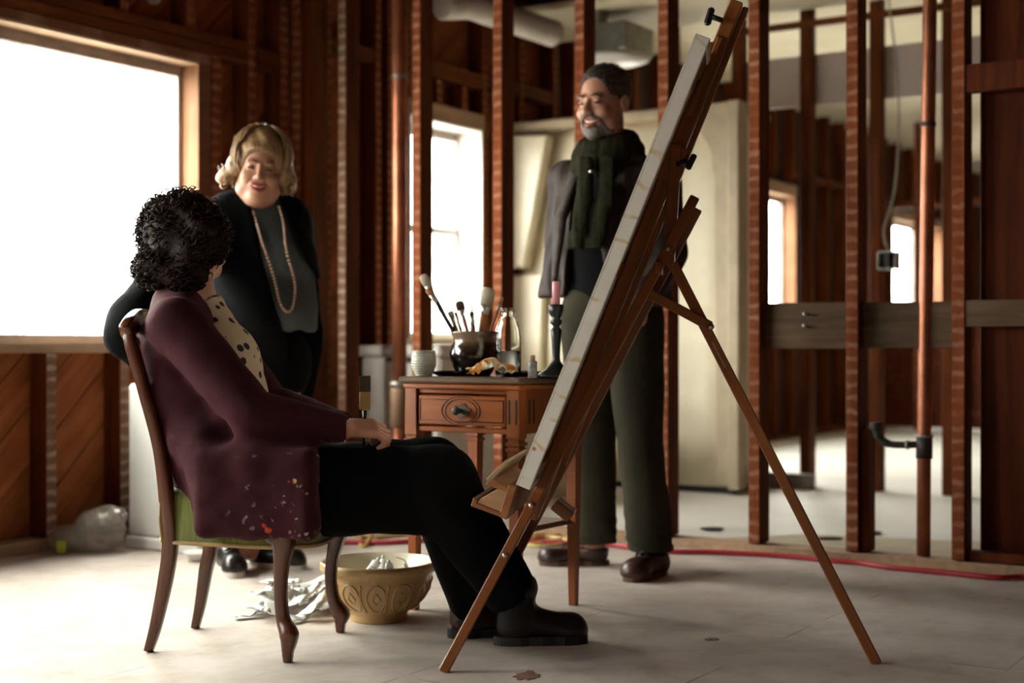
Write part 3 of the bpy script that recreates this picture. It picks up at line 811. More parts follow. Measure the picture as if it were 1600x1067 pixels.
for (a, b) in (((.004, -CW, 0), (TH, -CW+.02, LEN)), ((.004, CW-.02, 0), (TH, CW, LEN)), ((.004, -CW+.02, 0), (TH, CW-.02, .02)), ((.004, -CW+.02, LEN-.02), (TH, CW-.02, LEN))):
    o = box('wrapped_edge', a, b, M_CV, cv, .002); o.matrix_local = Mc
for (a, b) in (((.006, -CW+.02, .02), (TH-.004, -CW+.06, LEN-.02)), ((.006, CW-.06, .02), (TH-.004, CW-.02, LEN-.02)), ((.006, -CW+.06, .02), (TH-.004, CW-.06, .06)), ((.006, -CW+.06, LEN-.06), (TH-.004, CW-.06, LEN-.02)), ((.006, -CW+.06, LEN/2-.02), (TH-.01, CW-.06, LEN/2+.02))):
    o = box('stretcher_bar', a, b, M_EASELX, cv, .001); o.matrix_local = Mc

# ------------------------------------------------------------------ small table
M_TABLE = wood('mahogany_table', (.17, .042, .010), (.28, .076, .017), (.36, .112, .028), 2, rough=.35, gloss=.25, bmp=.05)
M_TABLEX = wood('mahogany_drawer', (.27, .062, .012), (.38, .10, .021), (.46, .14, .034), 0, rough=.35, gloss=.25, bmp=.04)
M_TTOP = wood('worn_table_top', (.10, .055, .035), (.17, .10, .065), (.24, .155, .11), 0, rough=.5, bmp=.1)
M_LINE = plain('dark_inlay', (.03, .012, .006), .6)
TA = np.array([.0132, 4.2]); TX = np.array([-.8409, .5411]); TY = np.array([.5411, .8409]); TW, TD, TZ = .374, .334, .722
ta = empty('side_table'); tag(ta, 'small reddish wooden side table with one drawer and a lower shelf', 'table')
TM = Matrix(((-TX[0], TY[0], 0, TA[0]+TX[0]*TW), (-TX[1], TY[1], 0, TA[1]+TX[1]*TW), (0, 0, 1, 0), (0, 0, 0, 1)))
ta.matrix_world = TM                                  # local x: left leg -> right leg along the drawer front, y: towards the back
def tpt(x, y, z): return TM @ Vector((x, y, z))
lw_ = .042
box('table_top', (-.035, -.04, TZ-.018), (TW+.035, TD+.035, TZ), [M_TTOP], ta, .005)
box('moulding', (-.026, -.03, TZ-.036), (TW+.026, TD+.026, TZ-.018), M_TABLEX, ta, .005)
def leg_bm():
    bm = bmesh.new()
    secs = [(0, .011), (.05, .012), (.45, .018), (.503, .019), (.505, .023), (.513, .024), (.515, .018), (.521, .018), (.523, .024), (.531, .024), (.533, .018), (.54, .018), (.545, .022), (.56, .0215), (.585, .021), (.69, .021)]
    rows = []
    for z, h_ in secs: rows.append([bm.verts.new((sx*h_, sy*h_, z)) for sx, sy in ((-1, -1), (1, -1), (1, 1), (-1, 1))])
    for i in range(len(rows)-1):
        for k_ in range(4): bm.faces.new((rows[i][k_], rows[i][(k_+1) % 4], rows[i+1][(k_+1) % 4], rows[i+1][k_]))
    bm.faces.new(rows[0][::-1]); bm.faces.new(rows[-1]); return bm
lo = bm_obj('leg', leg_bm(), M_TABLE, ta)
for i, (x, y) in enumerate(((0, 0), (TW, 0), (0, TD), (TW, TD))):
    o = lo if i == 0 else link(lo.copy(), ta)
    o.location = (x, y, 0)
zb = .555
box('apron', (-.012, .015, zb), (.008, TD-.015, TZ-.036), M_TABLE, ta, .002)
box('apron', (TW-.008, .015, zb), (TW+.014, TD-.015, TZ-.036), M_TABLE, ta, .002)
box('apron', (.015, TD-.01, zb), (TW-.015, TD+.01, TZ-.036), M_TABLEX, ta, .002)
box('front_rail', (.02, -.014, zb), (TW-.02, .012, zb+.016), M_TABLEX, ta, .003)
box('front_rail', (.02, -.010, TZ-.05), (TW-.02, .012, TZ-.036), M_TABLEX, ta, .002)
for sx, x in ((1, .021), (-1, TW-.021)):               # curved brackets at the leg heads
    prism('bracket', [(0, zb+.02), (sx*.0, .69), (-sx*.046, .69), (-sx*.046, .545)] if False else [(0, .69), (-sx*.042, .69), (-sx*.044, .56), (-sx*.038, .545), (0, .55)], (1, 0, 0), (0, 0, 1), (0, 1, 0), (x, -.012, 0), .02, M_TABLE, ta, .002)
dr = box('drawer', (.028, -.018, zb+.022), (TW-.028, .01, TZ-.056), M_TABLEX, ta, .003)
def inlay(pts, closed=False): tube('inlay_line', pts, .0012, M_LINE, dr, 4, closed)
x0, x1, z0, z1 = .035, TW-.035, zb+.034, TZ-.068
cx, cz = TW/2, (zb+TZ)/2-.018
inlay([(x0, -.019, z0), (x1, -.019, z0)]); inlay([(x0, -.019, z1), (cx-.05, -.019, z1)]); inlay([(cx+.05, -.019, z1), (x1, -.019, z1)])
inlay([(x0, -.019, z0), (x0, -.019, z1)]); inlay([(x1, -.019, z0), (x1, -.019, z1)])
for a in (.058, .07): inlay([(cx+a*math.cos(t), -.019, cz+a*.62*math.sin(t)) for t in np.linspace(0, 6.2832, 40)[:-1]], True)
plate = [( (.032+.0035*math.sin(6*t))*math.cos(t), (.021+.003*math.sin(6*t))*math.sin(t)) for t in np.linspace(0, 6.2832, 36)[:-1]]
prism('back_plate', plate, (1, 0, 0), (0, 0, 1), (0, 1, 0), (cx+.004, -.0195, cz), .003, plain('tarnished_plate', (.10, .07, .055), .45, .6), dr)
tube('knob', [(cx, -.019, cz), (cx, -.026, cz), (cx, -.04, cz+.002), (cx, -.046, cz+.002), (cx, -.052, cz+.002)], [.007, .007, .010, .014, .011], M_IRON, dr, 14)
for x in (TW+.003, TW+.016): pass
for y in (.05, .075): box('flute', (TW+.0135, y-.004, zb+.03), (TW+.0155, y+.004, TZ-.065), M_LINE, ta, .0005)
for x in (-.012, .012): box('flute', (TW+x-.003, -.0235, zb+.03), (TW+x+.003, -.0205, TZ-.065), M_LINE, ta, .0005)
box('shelf', (.005, .005, .255), (TW-.005, TD-.005, .272), wood('shelf_wood', (.12, .04, .02), (.2, .075, .035), (.28, .12, .07), 0, rough=.4), ta, .003)

# ---- things on the table
def on_table(px, y):
    "world point on the table top at picture column px and table depth y"
    r = (px-800)/F_PX
    p = np.array(tpt(0, y, TZ)); d = np.array(tpt(1, y, TZ)) - p
    k_ = (r*p[1]-p[0])/(d[0]-r*d[1]); return p + d*k_
g = on_table(662, .02)
k_ = g[1]/F_PX
cup = lathe('stoneware_cup', [(.0, .0), (12.5*k_, 0), (13*k_, .003), (16*k_, 8*k_), (19.5*k_, 17*k_), (19.8*k_, 24*k_), (19*k_, 33*k_), (18.2*k_, 40*k_), (17.2*k_, 40.5*k_), (16.5*k_, 36*k_), (18*k_, 24*k_), (14*k_, 8*k_), (0, 5*k_)], plain('grey_glaze', (.48, .47, .40), .3, var=.18, nscale=30., coat=.4), None, 36, g)
def cup_mat():
    m = cup.data.materials[0]; nt = m.node_tree; p = nt.nodes['Principled BSDF']
    tc = N(nt, 'ShaderNodeTexCoord'); sx = N(nt, 'ShaderNodeSeparateXYZ'); nt.links.new(tc.outputs['Object'], sx.inputs[0])
    w = math_(nt, 'SINE', math_(nt, 'MULTIPLY', sx.outputs[2], 800.)); bump(nt, p, w, .35, .003)
cup_mat()
tag(cup, 'pale grey stoneware cup with throwing rings on the table corner', 'cup')
g = on_table(741, .14); k_ = g[1]/F_PX
def pot_mat():
    m, nt, p = new_mat('brown_salt_glaze')
    tc = N(nt, 'ShaderNodeTexCoord'); sx = N(nt, 'ShaderNodeSeparateXYZ'); nt.links.new(tc.outputs['Object'], sx.inputs[0])
    z = math_(nt, 'ADD', math_(nt, 'MULTIPLY', math_(nt, 'SUBTRACT', sx.outputs[2], TZ), 8.), math_(nt, 'MULTIPLY', noise(nt, coords(nt), 14., 4), .25))
    r = ramp(nt, z, [(.55, (.012, .008, .006)), (.85, (.03, .016, .010)), (.95, (.12, .07, .04)), (1.05, (.2, .13, .085))])
    nt.links.new(r.outputs[0], p.inputs['Base Color']); p.inputs['Roughness'].default_value = .18; p.inputs['Coat Weight'].default_value = .5
    return m
pot = lathe('brush_pot', [(0, 0), (24*k_, 0), (27*k_, 3*k_), (33*k_, 14*k_), (38.5*k_, 28*k_), (39*k_, 36*k_), (36*k_, 47*k_), (32.5*k_, 54*k_), (33.5*k_, 62*k_), (37*k_, 68*k_), (36*k_, 70*k_), (33*k_, 68*k_), (30*k_, 62*k_), (29*k_, 54*k_), (34*k_, 36*k_), (24*k_, 8*k_), (0, 6*k_)], pot_mat(), None, 44, g)
tag(pot, 'round bellied dark brown glazed pot full of paintbrushes', 'pot')
PG = g.copy(); PK = k_
M_HAND = [plain('blue_handle', (.01, .045, .075), .35, coat=.4), plain('brown_handle', (.2, .075, .03), .4), plain('black_handle', (.02, .015, .012), .35), plain('orange_handle', (.38, .14, .05), .4)]
M_FERR = plain('tin_ferrule', (.6, .55, .48), .3, .8)
M_BR = [plain('cream_bristle', (.52, .45, .33), .9, bmp=.5, bscale=300.), plain('dark_bristle', (.06, .03, .02), .9, bmp=.5, bscale=300.), plain('rust_bristle', (.4, .18, .07), .9)]
def brush(px0, py0, px1, py1, hr, fr_len, br_len, brr, hm, bmt, label, flat=.55, dy=0.0, group='brushes in the pot'):
    "paintbrush standing in the pot: lower picture point inside the pot, upper end of the bristles"
    Yb = PG[1]+dy
    a = at(px0, py0, Yb); b = at(px1, py1, Yb+R.uniform(-.02, .02)); d = (b-a)/np.linalg.norm(b-a); L = np.linalg.norm(b-a)
    root = empty('paintbrush', a); tag(root, label, 'paintbrush', group)
    root.matrix_world = bar_matrix(a, b)[0]
    zf, zb_ = L-br_len-fr_len, L-br_len
    def fl(name, prof, mat, fs):
        n = 12; vs_, fs_ = [], []
        for (r, z), f in zip(prof, fs):
            for k2 in range(n):
                c = 2*math.pi*k2/n; vs_.append((r*math.cos(c), r*f*math.sin(c), z))
        for i in range(len(prof)-1):
            for k2 in range(n): fs_.append((i*n+k2, i*n+(k2+1) % n, (i+1)*n+(k2+1) % n, (i+1)*n+k2))
        fs_.append(tuple(range(n))[::-1]); fs_.append(tuple((len(prof)-1)*n+k2 for k2 in range(n)))
        mesh(name, vs_, fs_, mat, root, True)
    fl('handle', [(hr*.7, 0), (hr, zf*.5), (hr*1.2, zf*.85), (hr, zf+.002)], hm, [1, 1, 1, flat+.2])
    fl('ferrule', [(hr*1.05, zf), (hr*1.2, zf+fr_len*.3), (brr, zb_)], M_FERR, [flat+.3, flat+.2, flat])
    fl('bristles', [(brr*.95, zb_-.002), (brr*1.12, zb_+br_len*.35), (brr*1.1, zb_+br_len*.75), (brr*.75, zb_+br_len*.97), (brr*.5, L)], bmt, [flat, flat*.95, flat*.8, flat*.6, flat*.5])
zin = 545
brush(722, zin, 660, 429, .0065, .035, .038, .0135, M_HAND[0], M_BR[0], 'long blue handled brush with pale bristles leaning furthest out of the pot')
brush(726, zin, 668, 450, .0055, .03, .024, .010, M_HAND[2], M_BR[2], 'thin black brush with rusty bristles just below the blue handled one', dy=-.01)
brush(722, zin, 703, 486, .005, .03, .016, .009, M_HAND[1], M_BR[0], 'stubby brown brush low on the near side of the pot')
brush(738, zin, 717, 471, .005, .022, .026, .0125, M_HAND[1], M_BR[1], 'flat brush with dark chisel tip standing in the middle of the pot', flat=.3, dy=-.02)
brush(735, zin, 738, 470, .0025, .02, .02, .002, M_HAND[2], M_FERR, 'needle thin brush pointing straight up in the middle of the pot')
brush(748, zin, 764, 449, .011, .03, .055, .0195, M_HAND[3], M_BR[0], 'fat round brush with big cream bristle head in the pot', flat=.9)
brush(756, zin, 785, 464, .0035, .03, .018, .006, M_HAND[3], M_BR[2], 'slim orange brush leaning behind the glass bottle')
brush(742, zin, 737, 487, .006, .025, .015, .006, M_HAND[1], M_BR[1], 'short dark tipped brush half sunk in the pot', dy=-.03)
brush(730, zin, 711, 488, .003, .028, .012, .0035, M_HAND[2], M_BR[1], 'thin black detail brush beside the stubby brown one', dy=.02)
# glass bottle with water
def clear_glass(name, tint=(.93, .95, .92), rough=.02):
    m, nt, p = new_mat(name)
    nt.links.new(ramp(nt, noise(nt, coords(nt), 6.), [(.3, tuple(c*.96 for c in tint)), (.7, tint)]).outputs[0], p.inputs['Base Color'])
    p.inputs['Transmission Weight'].default_value = 1.; p.inputs['Roughness'].default_value = rough; p.inputs['IOR'].default_value = 1.18
    return m
g = on_table(794, .10); k_ = g[1]/F_PX
bt = empty('glass_bottle', g); tag(bt, 'clear glass milk bottle half full of water on the side table', 'bottle')
outer = [(0, 0), (18*k_, 0), (20*k_, 2*k_), (20.5*k_, 20*k_), (20.5*k_, 62*k_), (19*k_, 74*k_), (14.5*k_, 86*k_), (11*k_, 92*k_), (10.5*k_, 95*k_), (12.5*k_, 97*k_), (13*k_, 101*k_), (11*k_, 103*k_), (11.5*k_, 107*k_), (10.5*k_, 108*k_)]
inner = [(9*k_, 107*k_), (9.2*k_, 95*k_), (12.8*k_, 86*k_), (17.3*k_, 74*k_), (18.8*k_, 62*k_), (18.8*k_, 4*k_), (0, 3.5*k_)]
lathe('glass', outer+inner, clear_glass('bottle_glass'), bt, 36)
lathe('water', [(0, 3.6*k_), (18.7*k_, 4*k_), (18.75*k_, 40*k_), (0, 40*k_)], clear_glass('water', (.9, .92, .9)), bt, 36)
# small bottle, dishes, rags, candlestick
g = on_table(832, .03); k_ = g[1]/F_PX
sb_ = empty('tincture_bottle', g); tag(sb_, 'tiny grey bottle with a wooden stopper at the table edge', 'bottle')
lathe('body', [(0, 0), (7*k_, 0), (7.3*k_, 1*k_), (7.3*k_, 24*k_), (6.5*k_, 26.5*k_), (4*k_, 27*k_), (0, 27*k_)], plain('grey_label_glass', (.25, .24, .22), .4, var=.3, nscale=90.), sb_, 20)
lathe('stopper', [(0, 26*k_), (4*k_, 26*k_), (4.2*k_, 34*k_), (3.5*k_, 35.5*k_), (0, 35.5*k_)], M_PALE, sb_, 16)
for i, (px, y, r, lab) in enumerate(((703, .10, .062, 'shallow black dish beside the stoneware cup'), (812, .16, .07, 'shallow black dish behind the tiny bottle'))):
    g = on_table(px, y)
    o = lathe('black_dish', [(0, 0), (r*.6, 0), (r*.95, .010), (r, .016), (r*.93, .014), (r*.55, .004), (0, .004)], plain('black_glaze_%d' % i, (.008, .007, .007), .12, coat=.5), None, 32, g)
    tag(o, lab, 'dish')
M_RAG = []
def rag_mat():
    m, nt, p = new_mat('orange_stained_paper')
    v = coords(nt)
    r = ramp(nt, noise(nt, v, 22., 3, .6), [(.40, (.78, .72, .62)), (.46, (.75, .55, .3)), (.53, (.65, .24, .04)), (.7, (.55, .13, .02))])
    nt.links.new(r.outputs[0], p.inputs['Base Color']); p.inputs['Roughness'].default_value = .9
    return m
def crumpled_sheet(name, c, sx, sy, h_, seed, mat, label, cat, n=14, ang=0., fold=1.0, group=None, minz=None):
    rr = np.random.RandomState(seed)
    K = rr.normal(size=(6, 2))*np.array([16., 16.])*fold/ (max(sx, sy)*4); ph = rr.uniform(0, 6, 6)
    top = []; ca, sa = math.cos(ang), math.sin(ang)
    for i in range(n+1):
        for j in range(n+1):
            x, y = (i/n-.5)*2*sx, (j/n-.5)*2*sy
            z = h_*np.mean(np.abs(np.sin(K @ np.array([x, y]) + ph))) * (1.25 - (x/sx)**2*.5 - (y/sy)**2*.5)
            x2 = x*(1+.15*math.sin(7*y/sy+ph[0])); y2 = y*(1+.15*math.sin(6*x/sx+ph[1]))
            top.append((c[0]+x2*ca-y2*sa, c[1]+x2*sa+y2*ca, c[2]+max(z, 0)+.002))
    m_ = (n+1)**2
    bot = [(x, y, max(c[2]+.0005, z-.0015)) for x, y, z in top]
    fs = []
    for i in range(n):
        for j in range(n):
            q = (i*(n+1)+j, (i+1)*(n+1)+j, (i+1)*(n+1)+j+1, i*(n+1)+j+1)
            fs.append(q); fs.append(tuple(x+m_ for x in q[::-1]))
    rim = [i*(n+1) for i in range(n+1)] + [n*(n+1)+j for j in range(1, n+1)] + [i*(n+1)+n for i in range(n-1, -1, -1)] + [j for j in range(n-1, 0, -1)]
    for a in range(len(rim)):
        b = rim[(a+1) % len(rim)]; fs.append((rim[a], rim[a]+m_, b+m_, b))
    o = mesh(name, top, fs, mat, None, False) if False else mesh(name, top+bot, fs, mat, None, False)
    if label: tag(o, label, cat, group)
    return o
g = on_table(766, .0)
crumpled_sheet('paint_rag', g, .062, .045, .058, 5, rag_mat(), 'crumpled paper rag stained orange at the front of the table', 'rag', 16, .3)
g2 = on_table(768, .035); g2[2] += .045
o = crumple('paint_rag', (0, 0, 0), (.026, .02, .014), 12, rag_mat(), None, .4); o.location = g2; tag(o, 'small wad of orange paper on top of the stained rag', 'rag')
for v in o.data.vertices:
    pass
# candlestick
g = on_table(869, .13); k_ = g[1]/F_PX
cs = empty('candlestick', g); tag(cs, 'dark green turned candlestick holding a pink candle', 'candlestick')
M_CS = plain('dark_green_paint', (.006, .011, .009), .4, var=.3)
lathe('stem', [(0, 0), (29*k_, 0), (30*k_, 3*k_), (27*k_, 6*k_), (16*k_, 13*k_), (11*k_, 19*k_), (9*k_, 22*k_), (6.5*k_, 26*k_), (6*k_, 33*k_), (7.5*k_, 60*k_), (9*k_, 74*k_), (6*k_, 77*k_), (5*k_, 80*k_), (9*k_, 84*k_), (9.5*k_, 88*k_), (6*k_, 92*k_), (10*k_, 98*k_), (11.5*k_, 104*k_), (12*k_, 113*k_), (10*k_, 114*k_), (0, 114*k_)], M_CS, cs, 30)
lathe('candle', [(0, 113*k_), (6.2*k_, 113*k_), (6.2*k_, 149*k_), (5.2*k_, 150*k_), (3*k_, 148*k_), (0, 147*k_)], plain('pink_wax', (.62, .24, .28), .5, var=.06), cs, 20)
tube('wick', [(0, 0, 147*k_), (.0005, 0, 152*k_)], .0006, M_BLACK, cs, 5)

# ------------------------------------------------------------------ bowl and paint tubes
BC = np.array([at(592, 800, 4.25)[0], 4.25, 0])
bw = empty('mixing_bowl', BC); tag(bw, 'large yellow stoneware mixing bowl with embossed ovals on the floor', 'bowl')
M_YW = plain('yellow_ware', (.50, .32, .13), .35, var=.1, nscale=7., coat=.35)
M_YWI = plain('cream_ware', (.66, .60, .46), .3, var=.07, nscale=6., coat=.35)
BRr, BH = .174, .176
bprof = [(.0, .0), (.082, .0), (.086, .004), (.084, .018), (.088, .026), (.11, .042), (.135, .066), (.152, .095), (.160, .128), (.163, .146), (.172, .149), (.176, .155), (.1765, .168), (.172, .176)]
lathe('outer_wall', bprof + [(.168, .1765), (.1625, .172), (.158, .15), (.14, .085), (.10, .045), (0, .03)], M_YW, bw, 64)
lathe('inner_wall', [(.1655, .1762), (.1615, .172), (.155, .15), (.146, .12), (.127, .08), (.09, .05), (.04, .036), (0, .034)], M_YWI, bw, 64, cap=False)
def bowl_r(z):
    zs = [p[1] for p in bprof]; rs = [p[0] for p in bprof]
    return float(np.interp(z, zs[4:10], rs[4:10]))
def on_bowl(a, z, d=.0): r = bowl_r(z)+d; return (r*math.cos(a), r*math.sin(a), z)
for k2 in range(12):
    a0 = 2*math.pi*k2/12 - math.pi/2 + .04
    ov = tube('embossed_oval', [on_bowl(a0 + .19*math.cos(t), .083+.042*math.sin(t), .0) for t in np.linspace(0, 6.2832, 28)[:-1]], .0036, M_YW, bw, 5, True)
    tube('embossed_diamond', [on_bowl(a0 + dx*.085, .083+dz*.018, .0005) for dx, dz in ((1, 0), (.5, .5), (0, 1), (-.5, .5), (-1, 0), (-.5, -.5), (0, -1), (.5, -.5))], .0028, M_YW, bw, 5, True)
    tube('embossed_arc', [on_bowl(a0 + .262 - .05*math.cos(t)*1.0, .083+.045*math.sin(t), .0003) for t in np.linspace(-1.2, 1.2, 12)], .0032, M_YW, bw, 5)
M_TUBE = plain('white_tube', (.72, .71, .67), .4, var=.08, nscale=30.)
M_TUBE2 = plain('grey_tube', (.55, .56, .54), .35, .3, var=.2, nscale=40.)
M_PRINT = plain('black_print', (.05, .05, .05), .6)
CAPS = [plain('white_cap', (.75, .74, .7), .4), plain('grey_cap', (.3, .33, .35), .4), plain('yellow_cap', (.7, .38, .03), .4), plain('green_cap', (.2, .45, .35), .4), plain('pink_cap', (.7, .1, .2), .4)]
def paint_tube(a, b, w, seed, capm, body, label, group, crump=.3, cat='paint tube'):
    "flattened paint tube from its crimped end a to its cap b"
    a = np.array(a, float); b = np.array(b, float); M_, L = bar_matrix(a, b, (.3*math.sin(seed*2.1), .3*math.cos(seed*1.7), 1))
    root = empty('paint_tube'); root.matrix_world = M_; tag(root, label, cat, group)
    rr = np.random.RandomState(seed); rows = []; vs_, fs = [], []
    Lb = L*.84; nn = 10
    for i in range(9):
        s = i/8; th = w*(.04 + .26*s**.8)*(1-crump*abs(math.sin(5*s+seed))); ww = w*(.74 - .22*s)*(1+.08*rr.uniform(-1, 1)); of = crump*w*.8*math.sin(3*s+seed)*math.sin(math.pi*s)
        for k2 in range(nn):
            c = 2*math.pi*k2/nn; vs_.append((ww*math.cos(c), th*math.sin(c) + of*math.sin(math.pi*s), s*Lb))
    for i in range(8):
        for k2 in range(nn): fs.append((i*nn+k2, i*nn+(k2+1) % nn, (i+1)*nn+(k2+1) % nn, (i+1)*nn+k2))
    fs.append(tuple(range(nn))[::-1]); fs.append(tuple(8*nn+k2 for k2 in range(nn)))
    mesh('tube_body', vs_, fs, body, root, crump < .2)
    tube('cap', [(0, 0, Lb), (0, 0, Lb+L*.04), (0, 0, Lb+L*.045), (0, 0, L)], [w*.2, w*.16, w*.24, w*.22], capm, root, 10)
    box('crimp', (-w*.64, -.0015, -.008), (w*.64, .0015, .004), body, root, .0005)
    for q in range(3):
        box('print_line', (-w*.3, w*.27-.001+q*.0, Lb*(.4+.1*q)), (w*.3, w*.30, Lb*(.42+.1*q)), M_PRINT, root, 0) if crump < .2 else None
    return root
def bowl_pt(px, py, dY, dz=0.0):
    p = at(px, py, BC[1]+dY); p[2] += dz; return p
BG = 'paint tubes in the yellow bowl'
paint_tube(bowl_pt(572, 905, -.03), bowl_pt(592, 872, .02), .028, 1, CAPS[0], M_TUBE, 'fat white paint tube leaning cap up in the bowl, leftmost of those inside', BG, .1)
paint_tube(bowl_pt(590, 905, .02), bowl_pt(599, 868, .05), .022, 2, CAPS[0], M_TUBE, 'white paint tube behind the fat leftmost one in the bowl', BG, .1)
paint_tube(bowl_pt(612, 906, -.02), bowl_pt(607, 876, .03), .024, 3, CAPS[1], M_TUBE2, 'white tube with black print in the middle of the bowl', BG, .1)
paint_tube(bowl_pt(640, 905, .03), bowl_pt(632, 878, .06), .017, 4, CAPS[0], M_TUBE2, 'slim crumpled tube standing apart in the bowl', BG, .3)
paint_tube(bowl_pt(640, 915, .07), bowl_pt(672, 880, .06), .02, 6, CAPS[2], M_TUBE, 'paint tube with a yellow cap at the far rim of the bowl', BG, .2)
tube('bent_wire', spline([bowl_pt(640, 890, .05), bowl_pt(632, 876, .05), bowl_pt(624, 872, .05), bowl_pt(618, 870, .05)], 5), .0025, M_TUBE, None, 6)
tag(bpy.data.objects['bent_wire'], 'bent white plastic straw poking up inside the yellow bowl', 'straw')
# heap of squeezed tubes beside the bowl
rr = np.random.RandomState(11)
heap = [ # (px,py of crimp) (px,py of cap) lift, width
 ((368, 968), (412, 964), .004, .018), ((400, 944), (450, 952), .02, .026), ((398, 950), (438, 962), .028, .022), ((415, 934), (470, 945), .035, .022), ((430, 972), (410, 950), .012, .022),
 ((455, 965), (500, 950), .022, .024), ((452, 974), (490, 968), .006, .026), ((470, 940), (520, 936), .03, .022), ((485, 955), (530, 944), .026, .02), ((500, 962), (540, 955), .012, .02),
 ((462, 952), (478, 962), .03, .02), ((480, 972), (508, 960), .016, .018), ((520, 950), (545, 960), .008, .018), ((440, 940), (420, 960), .04, .02), ((505, 938), (545, 943), .012, .02), ((388, 958), (420, 972), .010, .02)]
hl = ['flat grey tube jutting out alone at the chair side of the heap', 'white squeezed tube with black print on the upper side of the heap', 'crumpled white tube across the near half of the heap', 'wrinkled white tube at the back of the heap by the chair leg', 'empty tube standing up at the near edge of the heap',
 'pale tube lying just right of the front chair leg', 'wide silvery tube at the very front of the heap', 'pinkish capped tube at the back of the heap near the bowl', 'pale tube with a stained body nearest the far chair leg', 'thin tube at the bowl end of the heap',
 'blue capped tube in the middle of the heap', 'small silver tube in front of the blue capped one', 'short tube touching the far front chair leg', 'rolled up tube on top of the heap', 'tube with a green smear right behind the far chair leg', 'small folded tube at the near chair side of the heap']
for i, ((ax, ay), (bx_, by_), z, w) in enumerate(heap):
    a = at(ax, ay, 1833/(ay-536)); b = at(bx_, by_, 1833/(by_-536)); a[2] = z+w*.15; b[2] = z+.012
    if np.linalg.norm(b-a) < .07: b = a + (b-a)/np.linalg.norm(b-a)*.075
    w *= 1.5; a[2] *= 1.5; b[2] *= 1.6; b[2] += .012*(i % 3)
    paint_tube(a, b, w, i+3, CAPS[(0, 0, 3, 0, 0, 0, 1, 4, 0, 3, 1, 0, 0, 0, 3, 0)[i]], M_TUBE if i % 3 else M_TUBE2, hl[i], 'squeezed out tubes on the floor', .28 if i % 2 else .4)

for i, (px, py, a_, b_, h_, sd) in enumerate(((425, 958, .05, .04, .05, 21), (455, 945, .05, .04, .07, 22), (500, 950, .06, .04, .06, 23))):
    c_ = at(px, py, 1833/(py-536)); c_[2] = 0
    crumpled_sheet('foil_scrap', c_, a_, b_, h_, sd, M_TUBE2 if i != 1 else M_TUBE, ('crumpled pale foil scrap at the chair side of the tube heap', 'crumpled white scrap in the middle of the tube heap', 'crumpled pale foil scrap at the bowl side of the tube heap')[i], 'scrap', 10, .5*i, 1.3)

# ------------------------------------------------------------------ chair
M_CHW = wood('polished_walnut', (.05, .011, .003), (.095, .024, .006), (.14, .042, .012), 2, rough=.25, gloss=.5, bmp=.05)
def seat_mat():
    m, nt, p = new_mat('green_velvet')
    v = coords(nt, (40., 40., 4.)); n1 = noise(nt, v, 3., 4, .7); n2 = noise(nt, coords(nt), 7., 4)
    r = ramp(nt, n1, [(.3, (.07, .085, .008)), (.7, (.15, .165, .02))])
    col = mixc(nt, 1., r.outputs[0], ramp(nt, n2, [(.3, (.7, .7, .7)), (.7, (1.15, 1.15, 1.1))]).outputs[0], 'MULTIPLY')
    nt.links.new(col, p.inputs['Base Color']); p.inputs['Roughness'].default_value = .85; p.inputs['Sheen Weight'].default_value = .35
    bump(nt, p, n1, .2, .003); return m
ch_o = np.array([-.74, 3.91, 0])
chr_ = empty('dining_chair', ch_o); tag(chr_, 'dark polished wooden chair with green velvet seat and curved front legs', 'chair')
def cr(p): return np.asarray(p, float) - ch_o
def section_sweep(name, pts, sizes, mat, parent, up=(0, 0, 1), side=(0, 1, 0), sub=True, chamf=.0, n=8):
    "sweep a rounded-rectangle section; sizes are half widths (a along the local x, b along y)"
    vs_, fs = [], []
    pts = [np.asarray(p, float) for p in pts]
    for i, p in enumerate(pts):
        a = pts[max(i-1, 0)]; b = pts[min(i+1, len(pts)-1)]; t = (b-a)/np.linalg.norm(b-a)
        y = np.asarray(side, float); y = y - t*np.dot(y, t); y /= np.linalg.norm(y); x = np.cross(y, t)
        A, B = sizes[i]
        for k2 in range(12):
            c = 2*math.pi*(k2+.5)/12; cc, ss = math.cos(c), math.sin(c)
            vs_.append(p + x*A*np.sign(cc)*abs(cc)**.45 + y*B*np.sign(ss)*abs(ss)**.45)
    m_ = len(pts)
    for i in range(m_-1):
        for k2 in range(12): fs.append((i*12+k2, i*12+(k2+1) % 12, (i+1)*12+(k2+1) % 12, (i+1)*12+k2))
    fs.append(tuple(range(12))[::-1]); fs.append(tuple((m_-1)*12+k2 for k2 in range(12)))
    bm = bmesh.new(); bv = [bm.verts.new(v) for v in vs_]
    for f in fs: bm.faces.new([bv[q] for q in f])
    o = bm_obj(name, bm, mat, parent, True)
    return o
CF = np.array([.976, -.218, 0]); CF /= np.linalg.norm(CF); CS = np.array([.218, .976, 0]); CS /= np.linalg.norm(CS)
def sizes_lerp(keys, n):
    ks = np.linspace(0, 1, len(keys)); return [(float(np.interp(s, ks, [k_[0] for k_ in keys])), float(np.interp(s, ks, [k_[1] for k_ in keys]))) for s in np.linspace(0, 1, n)]
